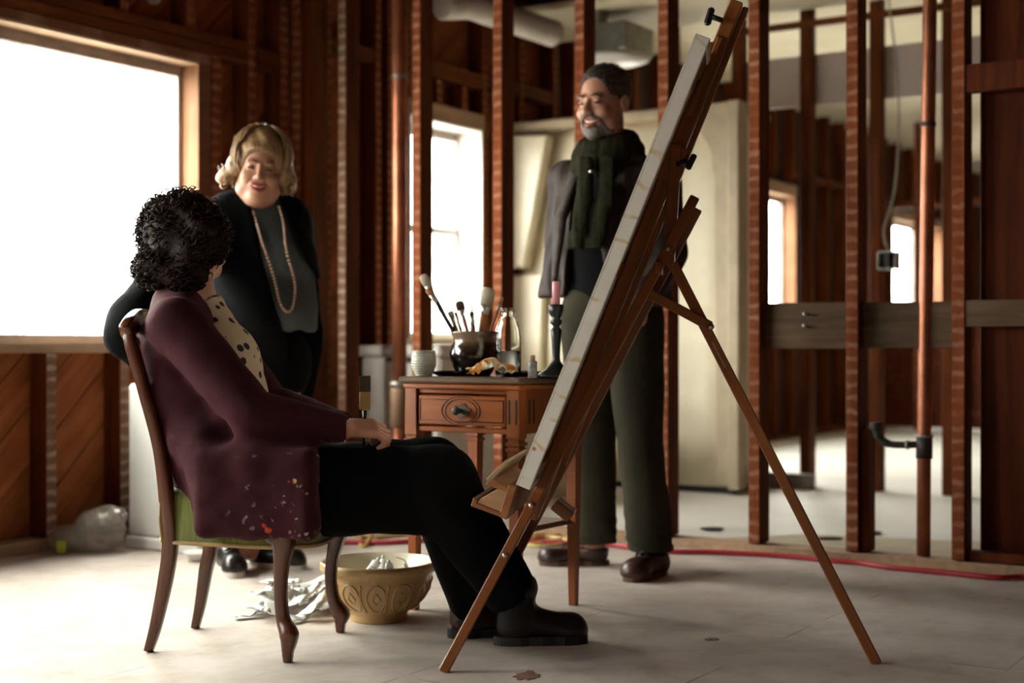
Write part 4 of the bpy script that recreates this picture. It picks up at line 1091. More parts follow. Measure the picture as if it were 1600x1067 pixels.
# rear legs run on into the back posts
def post(ctrl, keys, name='back_post'):
    p = spline([cr(c) for c in ctrl], 6); section_sweep(name, p, sizes_lerp(keys, len(p)), M_CHW, chr_, side=CS)
post([at(232, 1017, 3.80), at(243, 980, 3.80), at(259, 905, 3.79), at(266, 850, 3.78), at(262, 790, 3.77), at(250, 700, 3.77), at(226, 610, 3.77), at(206, 540, 3.77), at(201, 515, 3.77)], [(.011, .013), (.015, .014), (.019, .016), (.02, .017), (.02, .017), (.017, .016), (.016, .016), (.017, .016), (.012, .013)])
post([at(305, 981, 4.11), at(313, 945, 4.11), at(322, 890, 4.10), at(329, 850, 4.10), at(322, 780, 4.10), at(305, 690, 4.10), at(283, 600, 4.10), at(262, 530, 4.10), at(256, 508, 4.10)], [(.011, .013), (.015, .014), (.019, .016), (.02, .017), (.02, .017), (.017, .016), (.016, .016), (.017, .016), (.012, .013)])
tp1, tp2 = at(201, 520, 3.77), at(256, 513, 4.10)
pp = spline([cr(tp1 + np.array([-.004, -.015, 0])), cr(tp1 + np.array([.0, .02, .02])), cr((tp1+tp2)/2 + np.array([-.02, 0, .03])), cr(tp2 + np.array([0, -.02, .02])), cr(tp2+np.array([.004, .015, 0]))], 8)
section_sweep('top_rail', pp, sizes_lerp([(.016, .022), (.018, .026), (.016, .03), (.018, .026), (.016, .022)], len(pp)), M_CHW, chr_, side=(0, 0, 1))
pp = [cr(at(238, 655, 3.79)), cr((at(238, 655, 3.79)+at(294, 648, 4.1))/2+np.array([-.02, 0, 0])), cr(at(294, 648, 4.1))]
section_sweep('back_rail', spline(pp, 5), [(.010, .02)]*11, M_CHW, chr_, side=(0, 0, 1))
# upholstered back pad edge, dark, between the posts
pad = prism('back_pad', [(-.135, .02), (.135, .02), (.14, .38), (.0, .42), (-.14, .38)], tuple(CS), tuple((at(226, 610, 3.77)-at(258, 740, 3.77))/np.linalg.norm(at(226, 610, 3.77)-at(258, 740, 3.77))), tuple(CF), cr((at(268, 745, 3.78)+at(322, 735, 4.1))/2), .03, plain('dark_back_pad', (.03, .018, .012), .8), chr_, .01)
# cabriole front legs with knees and pointed pad feet
def cab(px_list, Y, dark=M_CHW):
    P = spline([cr(at(x, y, Y+dy)) for x, y, dy in px_list], 6)
    keys = [(.011, .012), (.014, .014), (.023, .022), (.0165, .017), (.0155, .0155), (.017, .017), (.021, .021), (.028, .025), (.036, .03), (.038, .03)]
    section_sweep('front_leg', P, sizes_lerp(keys, len(P)), dark, chr_, side=CS)
cab([(450, 1034, 0), (450, 1018, 0), (452, 992, -.01), (443, 968, 0), (439, 935, 0), (439, 900, 0), (441, 872, 0), (443, 852, 0), (440, 836, 0), (430, 826, 0)], 3.675)
cab([(532, 987, 0), (532, 975, 0), (533, 960, 0), (522, 938, 0), (517, 905, 0), (520, 870, 0), (526, 845, 0), (528, 830, 0), (522, 820, 0), (515, 812, 0)], 4.055)
P = spline([cr(at(446, 838, 3.68)), cr(at(466, 829, 3.75)), cr(at(490, 833, 3.88)), cr(at(510, 822, 4.0)), cr(at(524, 818, 4.05))], 6)
section_sweep('front_apron', P, sizes_lerp([(.010, .016), (.011, .012), (.011, .012), (.011, .014), (.012, .018)], len(P)), M_CHW, chr_, side=(0, 0, 1))
# seat: padded slab, with gimp braid round its lower edge
sc_ = [(-.955, 3.785), (-.60, 3.665), (-.50, 3.72), (-.475, 4.07), (-.60, 4.10), (-.905, 4.105)]
def seat_bm():
    bm = bmesh.new(); rows = []
    pts = []
    n = len(sc_)
    for i in range(n):
        a, b = np.array(sc_[i]), np.array(sc_[(i+1) % n])
        for s in np.linspace(0, 1, 7)[:-1]: pts.append(a+(b-a)*s)
    pts = np.array(pts); c = pts.mean(0)
    for _ in range(2): pts = .5*pts + .25*np.roll(pts, 1, 0) + .25*np.roll(pts, -1, 0)
    for s, z in ((.985, .292), (1.01, .30), (1.02, .34), (1.012, .385), (.97, .412), (.85, .43), (.5, .445), (.15, .45)):
        rows.append([bm.verts.new((*(c+(p-c)*s - ch_o[:2]), z + .028*(z > .3)*max(0., (-.62-p[0])/.33) - .03*max(0., (p[0]+.66)/.2)*(z > .35))) for p in pts])
    for i in range(len(rows)-1):
        m_ = len(rows[i])
        for k2 in range(m_): bm.faces.new((rows[i][k2], rows[i][(k2+1) % m_], rows[i+1][(k2+1) % m_], rows[i+1][k2]))
    bm.faces.new(rows[0][::-1]); bm.faces.new(rows[-1])
    return bm, pts, c
sbm, spts, scn = seat_bm()
bm_obj('seat', sbm, seat_mat(), chr_, True)
M_BRAID = plain('gold_braid', (.36, .24, .09), .8, bmp=.8, bscale=220.)
tube('braid', [(*(scn+(p-scn)*1.015-ch_o[:2]), .297) for p in spts], .006, M_BRAID, chr_, 6, True)
tube('braid', [cr(at(251, 785, 3.76)), cr(at(250, 815, 3.765)), cr(at(254, 846, 3.77))], .005, M_BRAID, chr_, 6)

# paint stains on the floor near the easel foot
def splat(px, py, a, b, seed, col, label):
    Y = 1833/(py-536); c = at(px, py, Y); rr = np.random.RandomState(seed)
    n = 22; pts = []
    for k2 in range(n):
        t = 2*math.pi*k2/n; r = 1+.35*rr.uniform(-1, 1); pts.append((c[0]+a*r*math.cos(t), c[1]+b*r*math.sin(t)))
    vs_ = [(x, y, .0005) for x, y in pts] + [(c[0]+(x-c[0])*.9, c[1]+(y-c[1])*.9, .0016) for x, y in pts]
    fs = [tuple(range(n, 2*n))] + [(k2, (k2+1) % n, n+(k2+1) % n, n+k2) for k2 in range(n)]
    o = mesh('paint_spill', vs_, fs, plain('dried_spill_%d' % seed, col, .85, var=.3, nscale=40.)); tag(o, label, 'spill')
splat(822, 1056, .033, .05, 3, (.22, .11, .06), 'dried brown spill on the floor beside the easel foot')
splat(1112, 999, .018, .02, 4, (.26, .16, .12), 'small faded brown spill on the floor below the right shoe')

# ------------------------------------------------------------------ people: smooth implicit surfaces meshed as one skin
def _v(*a): return np.asarray(a, dtype=np.float32)
def seg(P, a, b, ra, rb):
    a = np.asarray(a, np.float32); b = np.asarray(b, np.float32)
    ba = b-a; pa = P-a; h_ = np.clip((pa @ ba)/float(ba @ ba + 1e-12), 0, 1)
    return np.linalg.norm(pa - h_[:, None]*ba, axis=1) - (ra + (rb-ra)*h_)
def segf(P, a, b, ra, rb, ax, f):
    "capsule whose section is stretched by f along the unit axis ax"
    a = np.asarray(a, np.float32); b = np.asarray(b, np.float32); ax = np.asarray(ax, np.float32)
    sq = lambda q: q + np.multiply.outer((q @ ax)*(1./f - 1.), ax)
    return seg(sq(P-a), np.zeros(3), sq(b-a), ra, rb)
def chain(P, pts, rs, k=.0):
    d = None
    for i in range(len(pts)-1):
        s = seg(P, pts[i], pts[i+1], rs[i], rs[i+1]); d = s if d is None else (np.minimum(d, s) if k == 0 else smin(d, s, k))
    return d
def chainf(P, pts, rs, ax, f):
    d = None
    for i in range(len(pts)-1):
        s = segf(P, pts[i], pts[i+1], rs[i], rs[i+1], ax, f); d = s if d is None else np.minimum(d, s)
    return d
def ell(P, c, r, Rm=None):
    q = P - np.asarray(c, np.float32)
    if Rm is not None: q = q @ np.asarray(Rm, np.float32)
    r = np.asarray(r, np.float32)
    k0 = np.linalg.norm(q/r, axis=1); k1 = np.linalg.norm(q/(r*r), axis=1) + 1e-9
    return k0*(k0-1)/k1
def smin(a, b, k):
    h_ = np.clip(.5+.5*(b-a)/k, 0, 1); return b + (a-b)*h_ - k*h_*(1-h_)
def smax(a, b, k): return -smin(-a, -b, k)
def wob(P, seed, f, n=5):
    "cheap smooth noise in -1..1"
    rr = np.random.RandomState(seed); K = rr.normal(size=(n, 3)).astype(np.float32)*f; ph = rr.uniform(0, 6.28, n)
    s = 0
    for i in range(n): s = s + np.sin(P @ K[i] + ph[i])
    return s/n
def axis_lines(lo, hi, h_, fine=()):
    "grid lines from lo to hi at spacing h_, finer inside the (a, b, spacing) bands"
    xs = [lo]
    while xs[-1] < hi:
        st = h_
        for a, b, s in fine:
            if a - h_*.5 <= xs[-1] <= b: st = min(st, s)
        xs.append(xs[-1]+st)
    return np.array(xs, np.float32)
def nets(fn, X, Y_, Z):
    nx, ny, nz = len(X), len(Y_), len(Z)
    G = np.empty((nx, ny, nz), np.float32)
    yy, zz = np.meshgrid(Y_, Z, indexing='ij'); yz = np.stack([yy.ravel(), zz.ravel()], 1)
    step = max(1, int(400000/(ny*nz)))
    for i in range(0, nx, step):
        xs = X[i:i+step]; P = np.empty((len(xs)*ny*nz, 3), np.float32)
        P[:, 0] = np.repeat(xs, ny*nz); P[:, 1:] = np.tile(yz, (len(xs), 1))
        G[i:i+step] = fn(P).reshape(len(xs), ny, nz)
    S = G < 0
    cnt = np.zeros((nx-1, ny-1, nz-1), np.int8)
    for dx in (0, 1):
        for dy in (0, 1):
            for dz in (0, 1): cnt += S[dx:nx-1+dx, dy:ny-1+dy, dz:nz-1+dz]
    act = (cnt > 0) & (cnt < 8)
    I, J, K = np.nonzero(act)
    vid = -np.ones(act.shape, np.int64); vid[I, J, K] = np.arange(len(I))
    acc = np.zeros((len(I), 3)); num = np.zeros(len(I))
    cs_ = [(0,0,0),(1,0,0),(0,1,0),(1,1,0),(0,0,1),(1,0,1),(0,1,1),(1,1,1)]
    for a in range(8):
        for b in range(a+1, 8):
            if sum(abs(p-q) for p, q in zip(cs_[a], cs_[b])) != 1: continue
            A, B = cs_[a], cs_[b]
            va = G[I+A[0], J+A[1], K+A[2]]; vb = G[I+B[0], J+B[1], K+B[2]]
            m = (va < 0) != (vb < 0)
            t = np.where(m, va/np.where(m, va-vb, 1), 0)
            pa = np.stack([X[I+A[0]], Y_[J+A[1]], Z[K+A[2]]], 1); pb = np.stack([X[I+B[0]], Y_[J+B[1]], Z[K+B[2]]], 1)
            acc += np.where(m[:, None], pa + (pb-pa)*t[:, None], 0); num += m
    V = acc/np.maximum(num, 1)[:, None]
    Fs = []
    for ax in range(3):
        sl0 = [slice(1, None)]*3; 
        a_ = S[:-1] if ax == 0 else (S[:, :-1] if ax == 1 else S[:, :, :-1])
        b_ = S[1:] if ax == 0 else (S[:, 1:] if ax == 1 else S[:, :, 1:])
        ch_ = a_ != b_
        i, j, k = np.nonzero(ch_); s = a_[i, j, k]
        if ax == 0: o = ((0,-1,-1),(0,0,-1),(0,0,0),(0,-1,0)); ok = (j > 0) & (k > 0) & (j < ny-1) & (k < nz-1)
        elif ax == 1: o = ((-1,0,-1),(-1,0,0),(0,0,0),(0,0,-1)); ok = (i > 0) & (k > 0) & (i < nx-1) & (k < nz-1)
        else: o = ((-1,-1,0),(0,-1,0),(0,0,0),(-1,0,0)); ok = (i > 0) & (j > 0) & (i < nx-1) & (j < ny-1)
        i, j, k, s = i[ok], j[ok], k[ok], s[ok]
        q = np.stack([vid[i+d[0], j+d[1], k+d[2]] for d in o], 1)
        q[~s] = q[~s][:, ::-1]
        Fs.append(q)
    return V, np.concatenate(Fs)
def relax(V, Fq, it=2, lam=.5):
    for _ in range(it):
        acc = np.zeros_like(V); cnt = np.zeros(len(V))
        for a, b in ((0, 1), (1, 2), (2, 3), (3, 0)):
            np.add.at(acc, Fq[:, a], V[Fq[:, b]]); np.add.at(cnt, Fq[:, a], 1)
            np.add.at(acc, Fq[:, b], V[Fq[:, a]]); np.add.at(cnt, Fq[:, b], 1)
        V = V + lam*(acc/np.maximum(cnt, 1)[:, None] - V)
    return V
def skin_mesh(name, fn, lo, hi, h_, mats, parent=None, fine=((), (), ()), org=(0, 0, 0), it=1, classify=None, keep=None):
    X, Y_, Z = [axis_lines(lo[i], hi[i], h_, fine[i]) for i in range(3)]
    V, Fq = nets(fn, X, Y_, Z)
    if it: V = relax(V, Fq, it)
    mi = classify(V[Fq].mean(1)) if classify is not None else None
    me = bpy.data.meshes.new(name)
    me.vertices.add(len(V)); me.vertices.foreach_set('co', (V - np.asarray(org)).astype(np.float32).ravel())
    me.loops.add(Fq.size); me.loops.foreach_set('vertex_index', Fq.astype(np.int32).ravel())
    me.polygons.add(len(Fq)); me.polygons.foreach_set('loop_start', np.arange(0, Fq.size, 4, dtype=np.int32))
    for m in (mats if isinstance(mats, (list, tuple)) else [mats]): me.materials.append(m)
    me.update(calc_edges=True); me.validate()
    me.polygons.foreach_set('use_smooth', np.ones(len(me.polygons), dtype=bool))
    if mi is not None and len(mi) == len(me.polygons): me.polygons.foreach_set('material_index', mi.astype(np.int32))
    return link(bpy.data.objects.new(name, me), parent)
def frame(fwd, up=(0, 0, 1)):
    "rows: left, back, up of a head or body that faces fwd"
    f = np.asarray(fwd, float); f /= np.linalg.norm(f); u = np.asarray(up, float); u = u - f*np.dot(u, f); u /= np.linalg.norm(u)
    l = np.cross(u, f); return np.stack([l, -f, u])       # local (x: its left, y: backwards, z: up)
def head_field(c, Rm, s=1.0, smile=1.0, jowl=0.0, female=False, nose=1.0):
    c = np.asarray(c, np.float32); Rf = Rm.T.astype(np.float32)
    def fn(P):
        q = ((P - c) @ Rf)/s
        d = ell(q, (0, .012, .042), (.075, .094, .084))
        d = smin(d, ell(q, (0, -.028, -.032), (.064+.006*jowl, .066, .084)), .03)
        d = smin(d, ell(q, (0, -.062, -.098), (.028, .026, .022)), .022)                       # chin
        for sx in (-1, 1):
            d = smin(d, ell(q, (sx*.040, -.066, -.030), (.024, .022, .022)), .016)             # cheek raised by the smile
            d = smin(d, ell(q, (sx*.052, -.02, -.075), (.02+.012*jowl, .035, .03)), .025)      # jaw
            d = smin(d, ell(q, (sx*.030, -.082, .024), (.022, .012, .007)), .012)              # brow
            d = smax(d, -ell(q, (sx*.031, -.099, .006), (.017, .012, .0075)), .008)            # socket
            d = smin(d, ell(q, (sx*.031, -.0815, .0035), (.0155, .0105, .0085)), .003)         # lid over the eyeball
            d = smax(d, -seg(q, (sx*.019, -.0955, .0015), (sx*.044, -.0885, .0005), .0024, .0020), .002)   # narrowed eye slit
            d = smin(d, ell(q, (sx*.076, .016, -.002), (.010, .019, .03)), .008)               # ear
            d = smax(d, -ell(q, (sx*.084, .010, .0), (.006, .009, .016)), .005)
            d = smin(d, ell(q, (sx*.0125, -.101*nose, -.031), (.0095, .010, .0085)), .007)     # nostril wing
            d = smax(d, -seg(q, (sx*.021, -.094, -.032), (sx*.040, -.078, -.060), .0022, .0026), .006)     # laugh line
        d = smin(d, seg(q, (0, -.088, .014), (0, -.108*nose, -.020), .0075, .0095), .010)
        d = smin(d, ell(q, (0, -.110*nose, -.027), (.0115, .011, .0105)), .007)
        # smiling mouth: lips round an open crescent
        m = [(-.031, -.074, -.052), (-.018, -.089, -.0605), (0, -.093, -.0635), (.018, -.089, -.0605), (.031, -.074, -.052)]
        up_ = [(x, y-.003, z+.0065) for x, y, z in m]; lo_ = [(x, y-.003, z-.010*(1-abs(x)/.05)) for x, y, z in m]
        d = smin(d, chain(q, up_, [.002, .0042, .0048, .0042, .002]), .006)
        d = smin(d, chain(q, lo_, [.002, .005, .006, .005, .002]), .006)
        d = smax(d, -chain(q, m, [.0015, .0045*smile, .0055*smile, .0045*smile, .0015]), .002)
        return d*s
    def near(q): return q
    return fn
def head_class(c, Rm, s, extra=None):
    c = np.asarray(c); 
    def cl(Cn):
        q = ((Cn - c) @ Rm.T)/s
        mi = np.zeros(len(Cn), np.int32)
        dm = seg(q.astype(np.float32), (-.028, -.082, -.060), (0, -.1, -.0665), .012, .014); dm = np.minimum(dm, seg(q.astype(np.float32), (.028, -.082, -.060), (0, -.1, -.0665), .012, .014))
        lipz = (np.abs(q[:, 2] + .0635 - .2*np.abs(q[:, 0])) < .0145) & (np.abs(q[:, 0]) < .027) & (q[:, 1] < -.078)
        mi[lipz] = 1
        for sx in (-1, 1):
            e_ = seg(q.astype(np.float32), (sx*.018, -.0945, .0015), (sx*.045, -.087, .0003), .0046, .004) < 0
            mi[e_] = 2
        return mi
    return cl
def skin_mat(name, col, lip, red=.3):
    m, nt, p = new_mat(name)
    v = coords(nt, rnd=False)
    r = ramp(nt, noise(nt, v, 22., 4, .6), [(.3, tuple(c*.86 for c in col)), (.7, col)])
    nt.links.new(r.outputs[0], p.inputs['Base Color']); p.inputs['Roughness'].default_value = .48
    p.inputs['Subsurface Weight'].default_value = .12; p.inputs['Subsurface Radius'].default_value = (.012, .005, .003); p.inputs['Subsurface Scale'].default_value = 1.
    bump(nt, p, noise(nt, v, 160., 3), .12, .002)
    return m
def hand_prims(wr, d, n, side, s=1.0, curls=(.5, .55, .6, .65), thumb=(.6, .5, .3), spread=.06):
    "capsules of a hand: wr wrist, d finger direction, n palm side, side = thumb direction"
    d = np.asarray(d, float)/np.linalg.norm(d); n = np.asarray(n, float); n = n-d*np.dot(n, d); n /= np.linalg.norm(n)
    sd = np.cross(d, n); sd = sd if np.dot(sd, side) > 0 else -sd
    out = []
    offs = (.030, .010, -.010, -.028); lens = ((.040, .024, .019), (.044, .028, .020), (.041, .026, .020), (.032, .020, .017))
    for o, L, cu in zip(offs, lens, curls):
        k0 = wr + d*.012*s + sd*o*.45*s; k1 = wr + d*(.088 - abs(o)*.25)*s + sd*o*s
        out.append((k0, k1, .014*s, .0115*s)); p = k1; a = cu*.6
        for i, l in enumerate(L):
            dr_ = d*math.cos(a) + n*math.sin(a) + sd*o*spread*10*math.cos(a)*.3
            q = p + dr_/np.linalg.norm(dr_)*l*s; out.append((p, q, (.0098-.0008*i)*s, (.0090-.0012*i)*s)); p = q; a += cu
    t0 = wr + d*.018*s + sd*.022*s; t1 = t0 + (d*thumb[0]+sd*thumb[1]+n*thumb[2])/np.linalg.norm(thumb)*.042*s
    t2 = t1 + (d*(thumb[0]+.4)+sd*(thumb[1]-.25)+n*thumb[2])*.034*s/np.linalg.norm((thumb[0]+.4, thumb[1]-.25, thumb[2])); t3 = t2 + (d*.9+n*.35-sd*.1)*.024*s
    out += [(t0, t1, .014*s, .0115*s), (t1, t2, .0112*s, .0095*s), (t2, t3, .0095*s, .0075*s)]
    return out
def hand_field(P, prims, k=.005):
    d = None
    for a, b, ra, rb in prims:
        s_ = seg(P, a, b, ra, rb); d = s_ if d is None else smin(d, s_, k)
    return d
def locks_mesh(name, paths, mats, parent, org, n=5):
    vs_, fs = [], []
    for pts, rad in paths:
        v, f = tube_data([Vector(p) for p in pts], rad, n); o = len(vs_); vs_ += v; fs += [tuple(i+o for i in q) for q in f]
    org = np.asarray(org)
    ob = mesh(name, [np.asarray(v)-org for v in vs_], fs, mats, parent, True)
    return ob
def bound(pts, pad):
    P = np.array(pts); return P.min(0)-pad, P.max(0)+pad
def shoe(name, heel, toe, Rw, Hh, mats, parent, org, sole=.018, collar=None, kind='shoe', laces=False, mat_lace=None):
    "shoe from heel to toe on the floor; collar is the ankle point the shaft rises to"
    heel = np.array(heel, float); toe = np.array(toe, float); d = toe-heel; L = np.linalg.norm(d); d /= L; sd = np.array([-d[1], d[0], 0])
    z = np.array([0, 0, 1.])
    def upper(P):
        f = segf(P, heel+d*.05+z*(sole+.028), heel+d*(L-.055)+z*(sole+.016), Rw*.80, Rw*.78, z, .9)
        f = smin(f, ell(P, heel+d*(L-.046)+z*(sole+.010), (Rw*1.02, Rw*1.02, .05)), .02)
        f = smin(f, seg(P, heel+d*.055+z*(sole+.02), heel+d*.06+z*(sole+Hh*.62), Rw*.82, Rw*.80), .03)
        f = smin(f, seg(P, heel+d*.09+z*(sole+Hh*.55), heel+d*(L*.66)+z*(sole+.03), Rw*.66, Rw*.55), .03)
        if collar is not None: f = smin(f, seg(P, heel+d*.06+z*(sole+Hh*.4), collar[0], Rw*.80, collar[1]), .03)
        return smax(f, (sole-.002) - P[:, 2], .004)
    pts = [heel, toe, heel+z*(Hh+.05)] + ([collar[0]] if collar is not None else [])
    lo, hi = bound(pts, .07); lo[2] = max(lo[2], -.0)
    if collar is not None:
        cz = collar[0]
        f0 = upper; up2 = lambda P: smax(f0(P), (P @ np.asarray(collar[2], np.float32)) - float(np.dot(collar[2], cz)), .004)
    else: up2 = lambda P: smax(upper(P), P[:, 2]-(sole+Hh), .006)
    root = skin_mesh(name, up2, lo, hi, .006, mats[0], parent, org=org)
    # sole: outline slab
    n = 32; prof = []
    for k2 in range(n):
        t = 2*math.pi*k2/n; x = math.cos(t); y = math.sin(t)
        along = L/2 + (L/2+.001)*np.sign(x)*abs(x)**.8; wdt = (Rw*1.0 if x > -.1 else Rw*.86)*(.86 if abs(x) < .35 else 1.)*np.sign(y)*abs(y)**.75
        p = heel + d*along + sd*wdt; prof.append(p)
    vs_ = [np.array([p[0], p[1], 0.0]) for p in prof] + [np.array([p[0], p[1], sole]) for p in prof]
    fs = [tuple(range(n))[::-1], tuple(range(n, 2*n))] + [(k2, (k2+1) % n, n+(k2+1) % n, n+k2) for k2 in range(n)]
    so = mesh('sole', [v-np.asarray(org) for v in vs_], fs, mats[1], root); so.matrix_parent_inverse.identity()
    if laces:
        for k2 in range(5):
            u_ = .52 - .075*k2; c_ = heel + d*(L*u_+.035) + z*(sole+.062 + .011*k2)
            tube('lace', [c_-org-sd*.024-z*.008, c_-org+z*.004, c_-org+sd*.024-z*.008], .0035, mat_lace, root, 6)
    return root

M_PANTS_B = fabric('black_trouser_cloth', (.0045, .0045, .005), .3)
M_BLACKKNIT = fabric('black_knit', (.004, .004, .005), .3, bmp=.5)
M_LEATHER_BR = plain('brown_leather', (.045, .017, .012), .38, var=.3, nscale=14., bmp=.25, bscale=120.)
M_LEATHER_BK = plain('black_leather', (.012, .010, .010), .32, var=.3, nscale=14., bmp=.25, bscale=90.)
M_SOLE_D = plain('dark_rubber', (.018, .015, .014), .6)
M_SOLE_BR = plain('brown_welt', (.10, .045, .022), .6)
M_SOLE_W = plain('pale_rubber', (.6, .55, .5), .6)
M_LIP = plain('lip_red', (.38, .085, .065), .4)
M_EYE = plain('dark_eye', (.025, .014, .010), .25)
M_TEETH = plain('teeth', (.74, .70, .60), .3, var=.04)
def hair_mat(name, col, lite, scale=(60, 60, 8)):
    m, nt, p = new_mat(name); n1 = noise(nt, coords(nt, scale, rnd=False), 1.6, 5, .7, .6)
    nt.links.new(ramp(nt, n1, [(.3, col), (.72, lite)]).outputs[0], p.inputs['Base Color']); p.inputs['Roughness'].default_value = .45
    p.inputs['Specular IOR Level'].default_value = .4
    bump(nt, p, n1, .6, .006); return m

def person(org, label, fn, lo, hi, h_, mats, fine, classify):
    o = skin_mesh('person', fn, lo, hi, h_, mats, None, fine, org, 1, classify)
    o.location = Vector(org); tag(o, label, 'person'); return o
def eyebrows(parent, c, Rm, s, mat, org, r=.0036):
    for sx in (-1, 1):
        pts = [np.asarray(c) + (np.array(p)*s) @ Rm for p in ((sx*.015, -.0965, .0235), (sx*.028, -.0975, .0275), (sx*.042, -.089, .0245), (sx*.052, -.078, .017))]
        tube('eyebrow', [p-np.asarray(org) for p in spline(pts, 4)], [r*.8]*3+[r]*7+[r*.6]*3, mat, parent, 6)
def teeth(parent, c, Rm, s, org):
    pts = [np.asarray(c) + (np.array(p)*s) @ Rm for p in ((-.025, -.074, -.0545), (-.014, -.0845, -.0590), (0, -.0885, -.0608), (.014, -.0845, -.0590), (.025, -.074, -.0545))]
    tube('teeth', [p-np.asarray(org) for p in spline(pts, 4)], [.0018]+[.0040]*15+[.0018], M_TEETH, parent, 8)
def fine_for(c, r, s): return tuple(((c[i]-r[i], c[i]+r[i], s),) for i in range(3))

# ================================================================== the man
mo = np.array([.34, 5.12, 0.]); mf = np.array([-.61, -.79, 0]); mf /= np.linalg.norm(mf); ml = np.array([-mf[1], mf[0], 0])
mh = at(944, 163, 5.08); mR = frame((-.64, -.765, -.10), (0.02, 0, 1)); ms = 1.05
mhead = head_field(mh, mR, ms, 1.5)
neck_b = at(952, 250, 5.14)
shR, shL = at(888, 283, 5.24), at(1027, 283, 5.0)
elR, wrR = at(878, 385, 5.30), at(905, 455, 5.17)
elL, wrL = at(1046, 395, 4.99), at(1000, 470, 4.90)
hpR, hpL = at(921, 505, 5.20), at(990, 505, 5.08)
knR, knL = at(927, 690, 5.23), at(1000, 690, 5.05)
anR, anL = at(930, 855, 5.28), at(1017, 862, 5.06)
toR, heR = at(842, 884, 5.285)*[1, 1, 0], at(952, 884, 5.30)*[1, 1, 0]
toL, heL = at(982, 906, 4.90)*[1, 1, 0], at(1036, 893, 5.10)*[1, 1, 0]
def man_body(P):
    d = chain(P, [at(955, 300, 5.12), at(955, 470, 5.13)], [.09, .09])
    for a, b, c_ in ((shR, elR, wrR), (shL, elL, wrL)): d = smin(d, chain(P, [a, b, c_, c_+np.array([0, 0, -.06])], [.045, .036, .026, .03]), .03)
    for a, b, c_ in ((hpR, knR, anR), (hpL, knL, anL)): d = smin(d, chain(P, [a, b, c_, c_*[1, 1, 0]+[0, 0, .06]], [.08, .052, .04, .035]), .03)
    d = smin(d, seg(P, at(955, 300, 5.12), neck_b, .07, .056), .03)
    near = np.linalg.norm(P-mh.astype(np.float32), axis=1) < .30
    if near.any():
        Q = P[near]; hd = smin(mhead(Q), seg(Q, neck_b, mh + (np.array([0, .02, -.06])) @ mR, .056, .054), .03)
        d[near] = smin(d[near], hd, .015)
    return d
MS = skin_mat('man_skin', (.42, .20, .125), None)
lo, hi = bound([shR, shL, elR, elL, anR, anL, mh+[0, 0, .15], anR*[1, 1, 0]], .16); lo[2] = .02
man = person(mo, 'laughing man in dark jacket and green scarf standing behind the easel', man_body, lo, hi, .018, [MS, M_LIP, M_EYE], fine_for(mh, (.13, .14, .15), .0035), head_class(mh, mR, ms))
def loc(P, c, Rm, s): return ((P - np.asarray(c, np.float32)) @ Rm.T.astype(np.float32))/s
def man_hair(P):
    q = loc(P, mh, mR, ms)
    d = ell(q, (0, .016, .047), (.0805, .102, .0885)) + .0025*wob(q, 4, 160.)
    d = smax(d, -ell(q, (0, -.105, -.004), (.086, .080, .097)), .006)
    d = smax(d, -(q[:, 2] - (-.035 + .5*np.clip(.03-q[:, 1], 0, .1)*1.2)), .006)
    return d*ms
skin_mesh('hair', man_hair, mh-.16, mh+.16, .004, hair_mat('man_hair', (.018, .011, .008), (.075, .05, .036), (90, 90, 30)), man, org=mo)
def man_beard(P):
    q = loc(P, mh, mR, ms)
    d = mhead(P)/ms - .0045 + .0015*wob(q, 9, 220.)
    reg = smin(ell(q, (0, -.07, -.098), (.042, .05, .030)), chain(q, [(-.045, -.07, -.085), (-.036, -.085, -.055), (-.016, -.1, -.043), (0, -.105, -.0415), (.016, -.1, -.043), (.036, -.085, -.055), (.045, -.07, -.085)], [.012, .008, .007, .006, .007, .008, .012]), .008)
    reg = smin(reg, chain(q, [(.05, -.05, -.10), (.066, -.01, -.07)], [.012, .008]), .01); reg = smin(reg, chain(q, [(-.05, -.05, -.10), (-.066, -.01, -.07)], [.012, .008]), .01)
    d = np.maximum(d, reg); d = np.maximum(d, -ell(q, (0, -.10, -.062), (.030, .03, .0125)))
    return d*ms
skin_mesh('beard', man_beard, mh-np.array([.13, .13, .17]), mh+np.array([.13, .13, .0]), .0035, hair_mat('grey_beard', (.035, .022, .016), (.16, .12, .10), (120, 120, 60)), man, org=mo)
rr = np.random.RandomState(14); paths = []
while len(paths) < 1100:
    v = rr.normal(size=3); v /= np.linalg.norm(v); q = np.array([0, .016, .047]) + v*np.array([.0805, .102, .0885])*.99
    P_ = (mh + (q*ms) @ mR)[None].astype(np.float32)
    if man_hair(P_)[0] > .004: continue
    d_ = v*.55 + np.array([rr.normal()*.25, .55, .25 if q[2] > .06 else -.5]); d_ /= np.linalg.norm(d_); ln = .022 if q[2] > .07 else .011
    pts = [mh + ((q + d_*ln*t - v*.012*t*t)*ms) @ mR for t in (0, .35, .7, 1.)]
    paths.append((pts, [.0016, .0015, .0011, .0004]))
lk = locks_mesh('hair_strands', paths, hair_mat('man_hair_strands', (.02, .013, .010), (.13, .092, .07), (25, 25, 25)), man, mo, 3); tag(lk, kind='stuff')
eyebrows(man, mh, mR, ms, hair_mat('dark_brow', (.03, .018, .012), (.05, .03, .02)), mo)
teeth(man, mh, mR, ms, mo)
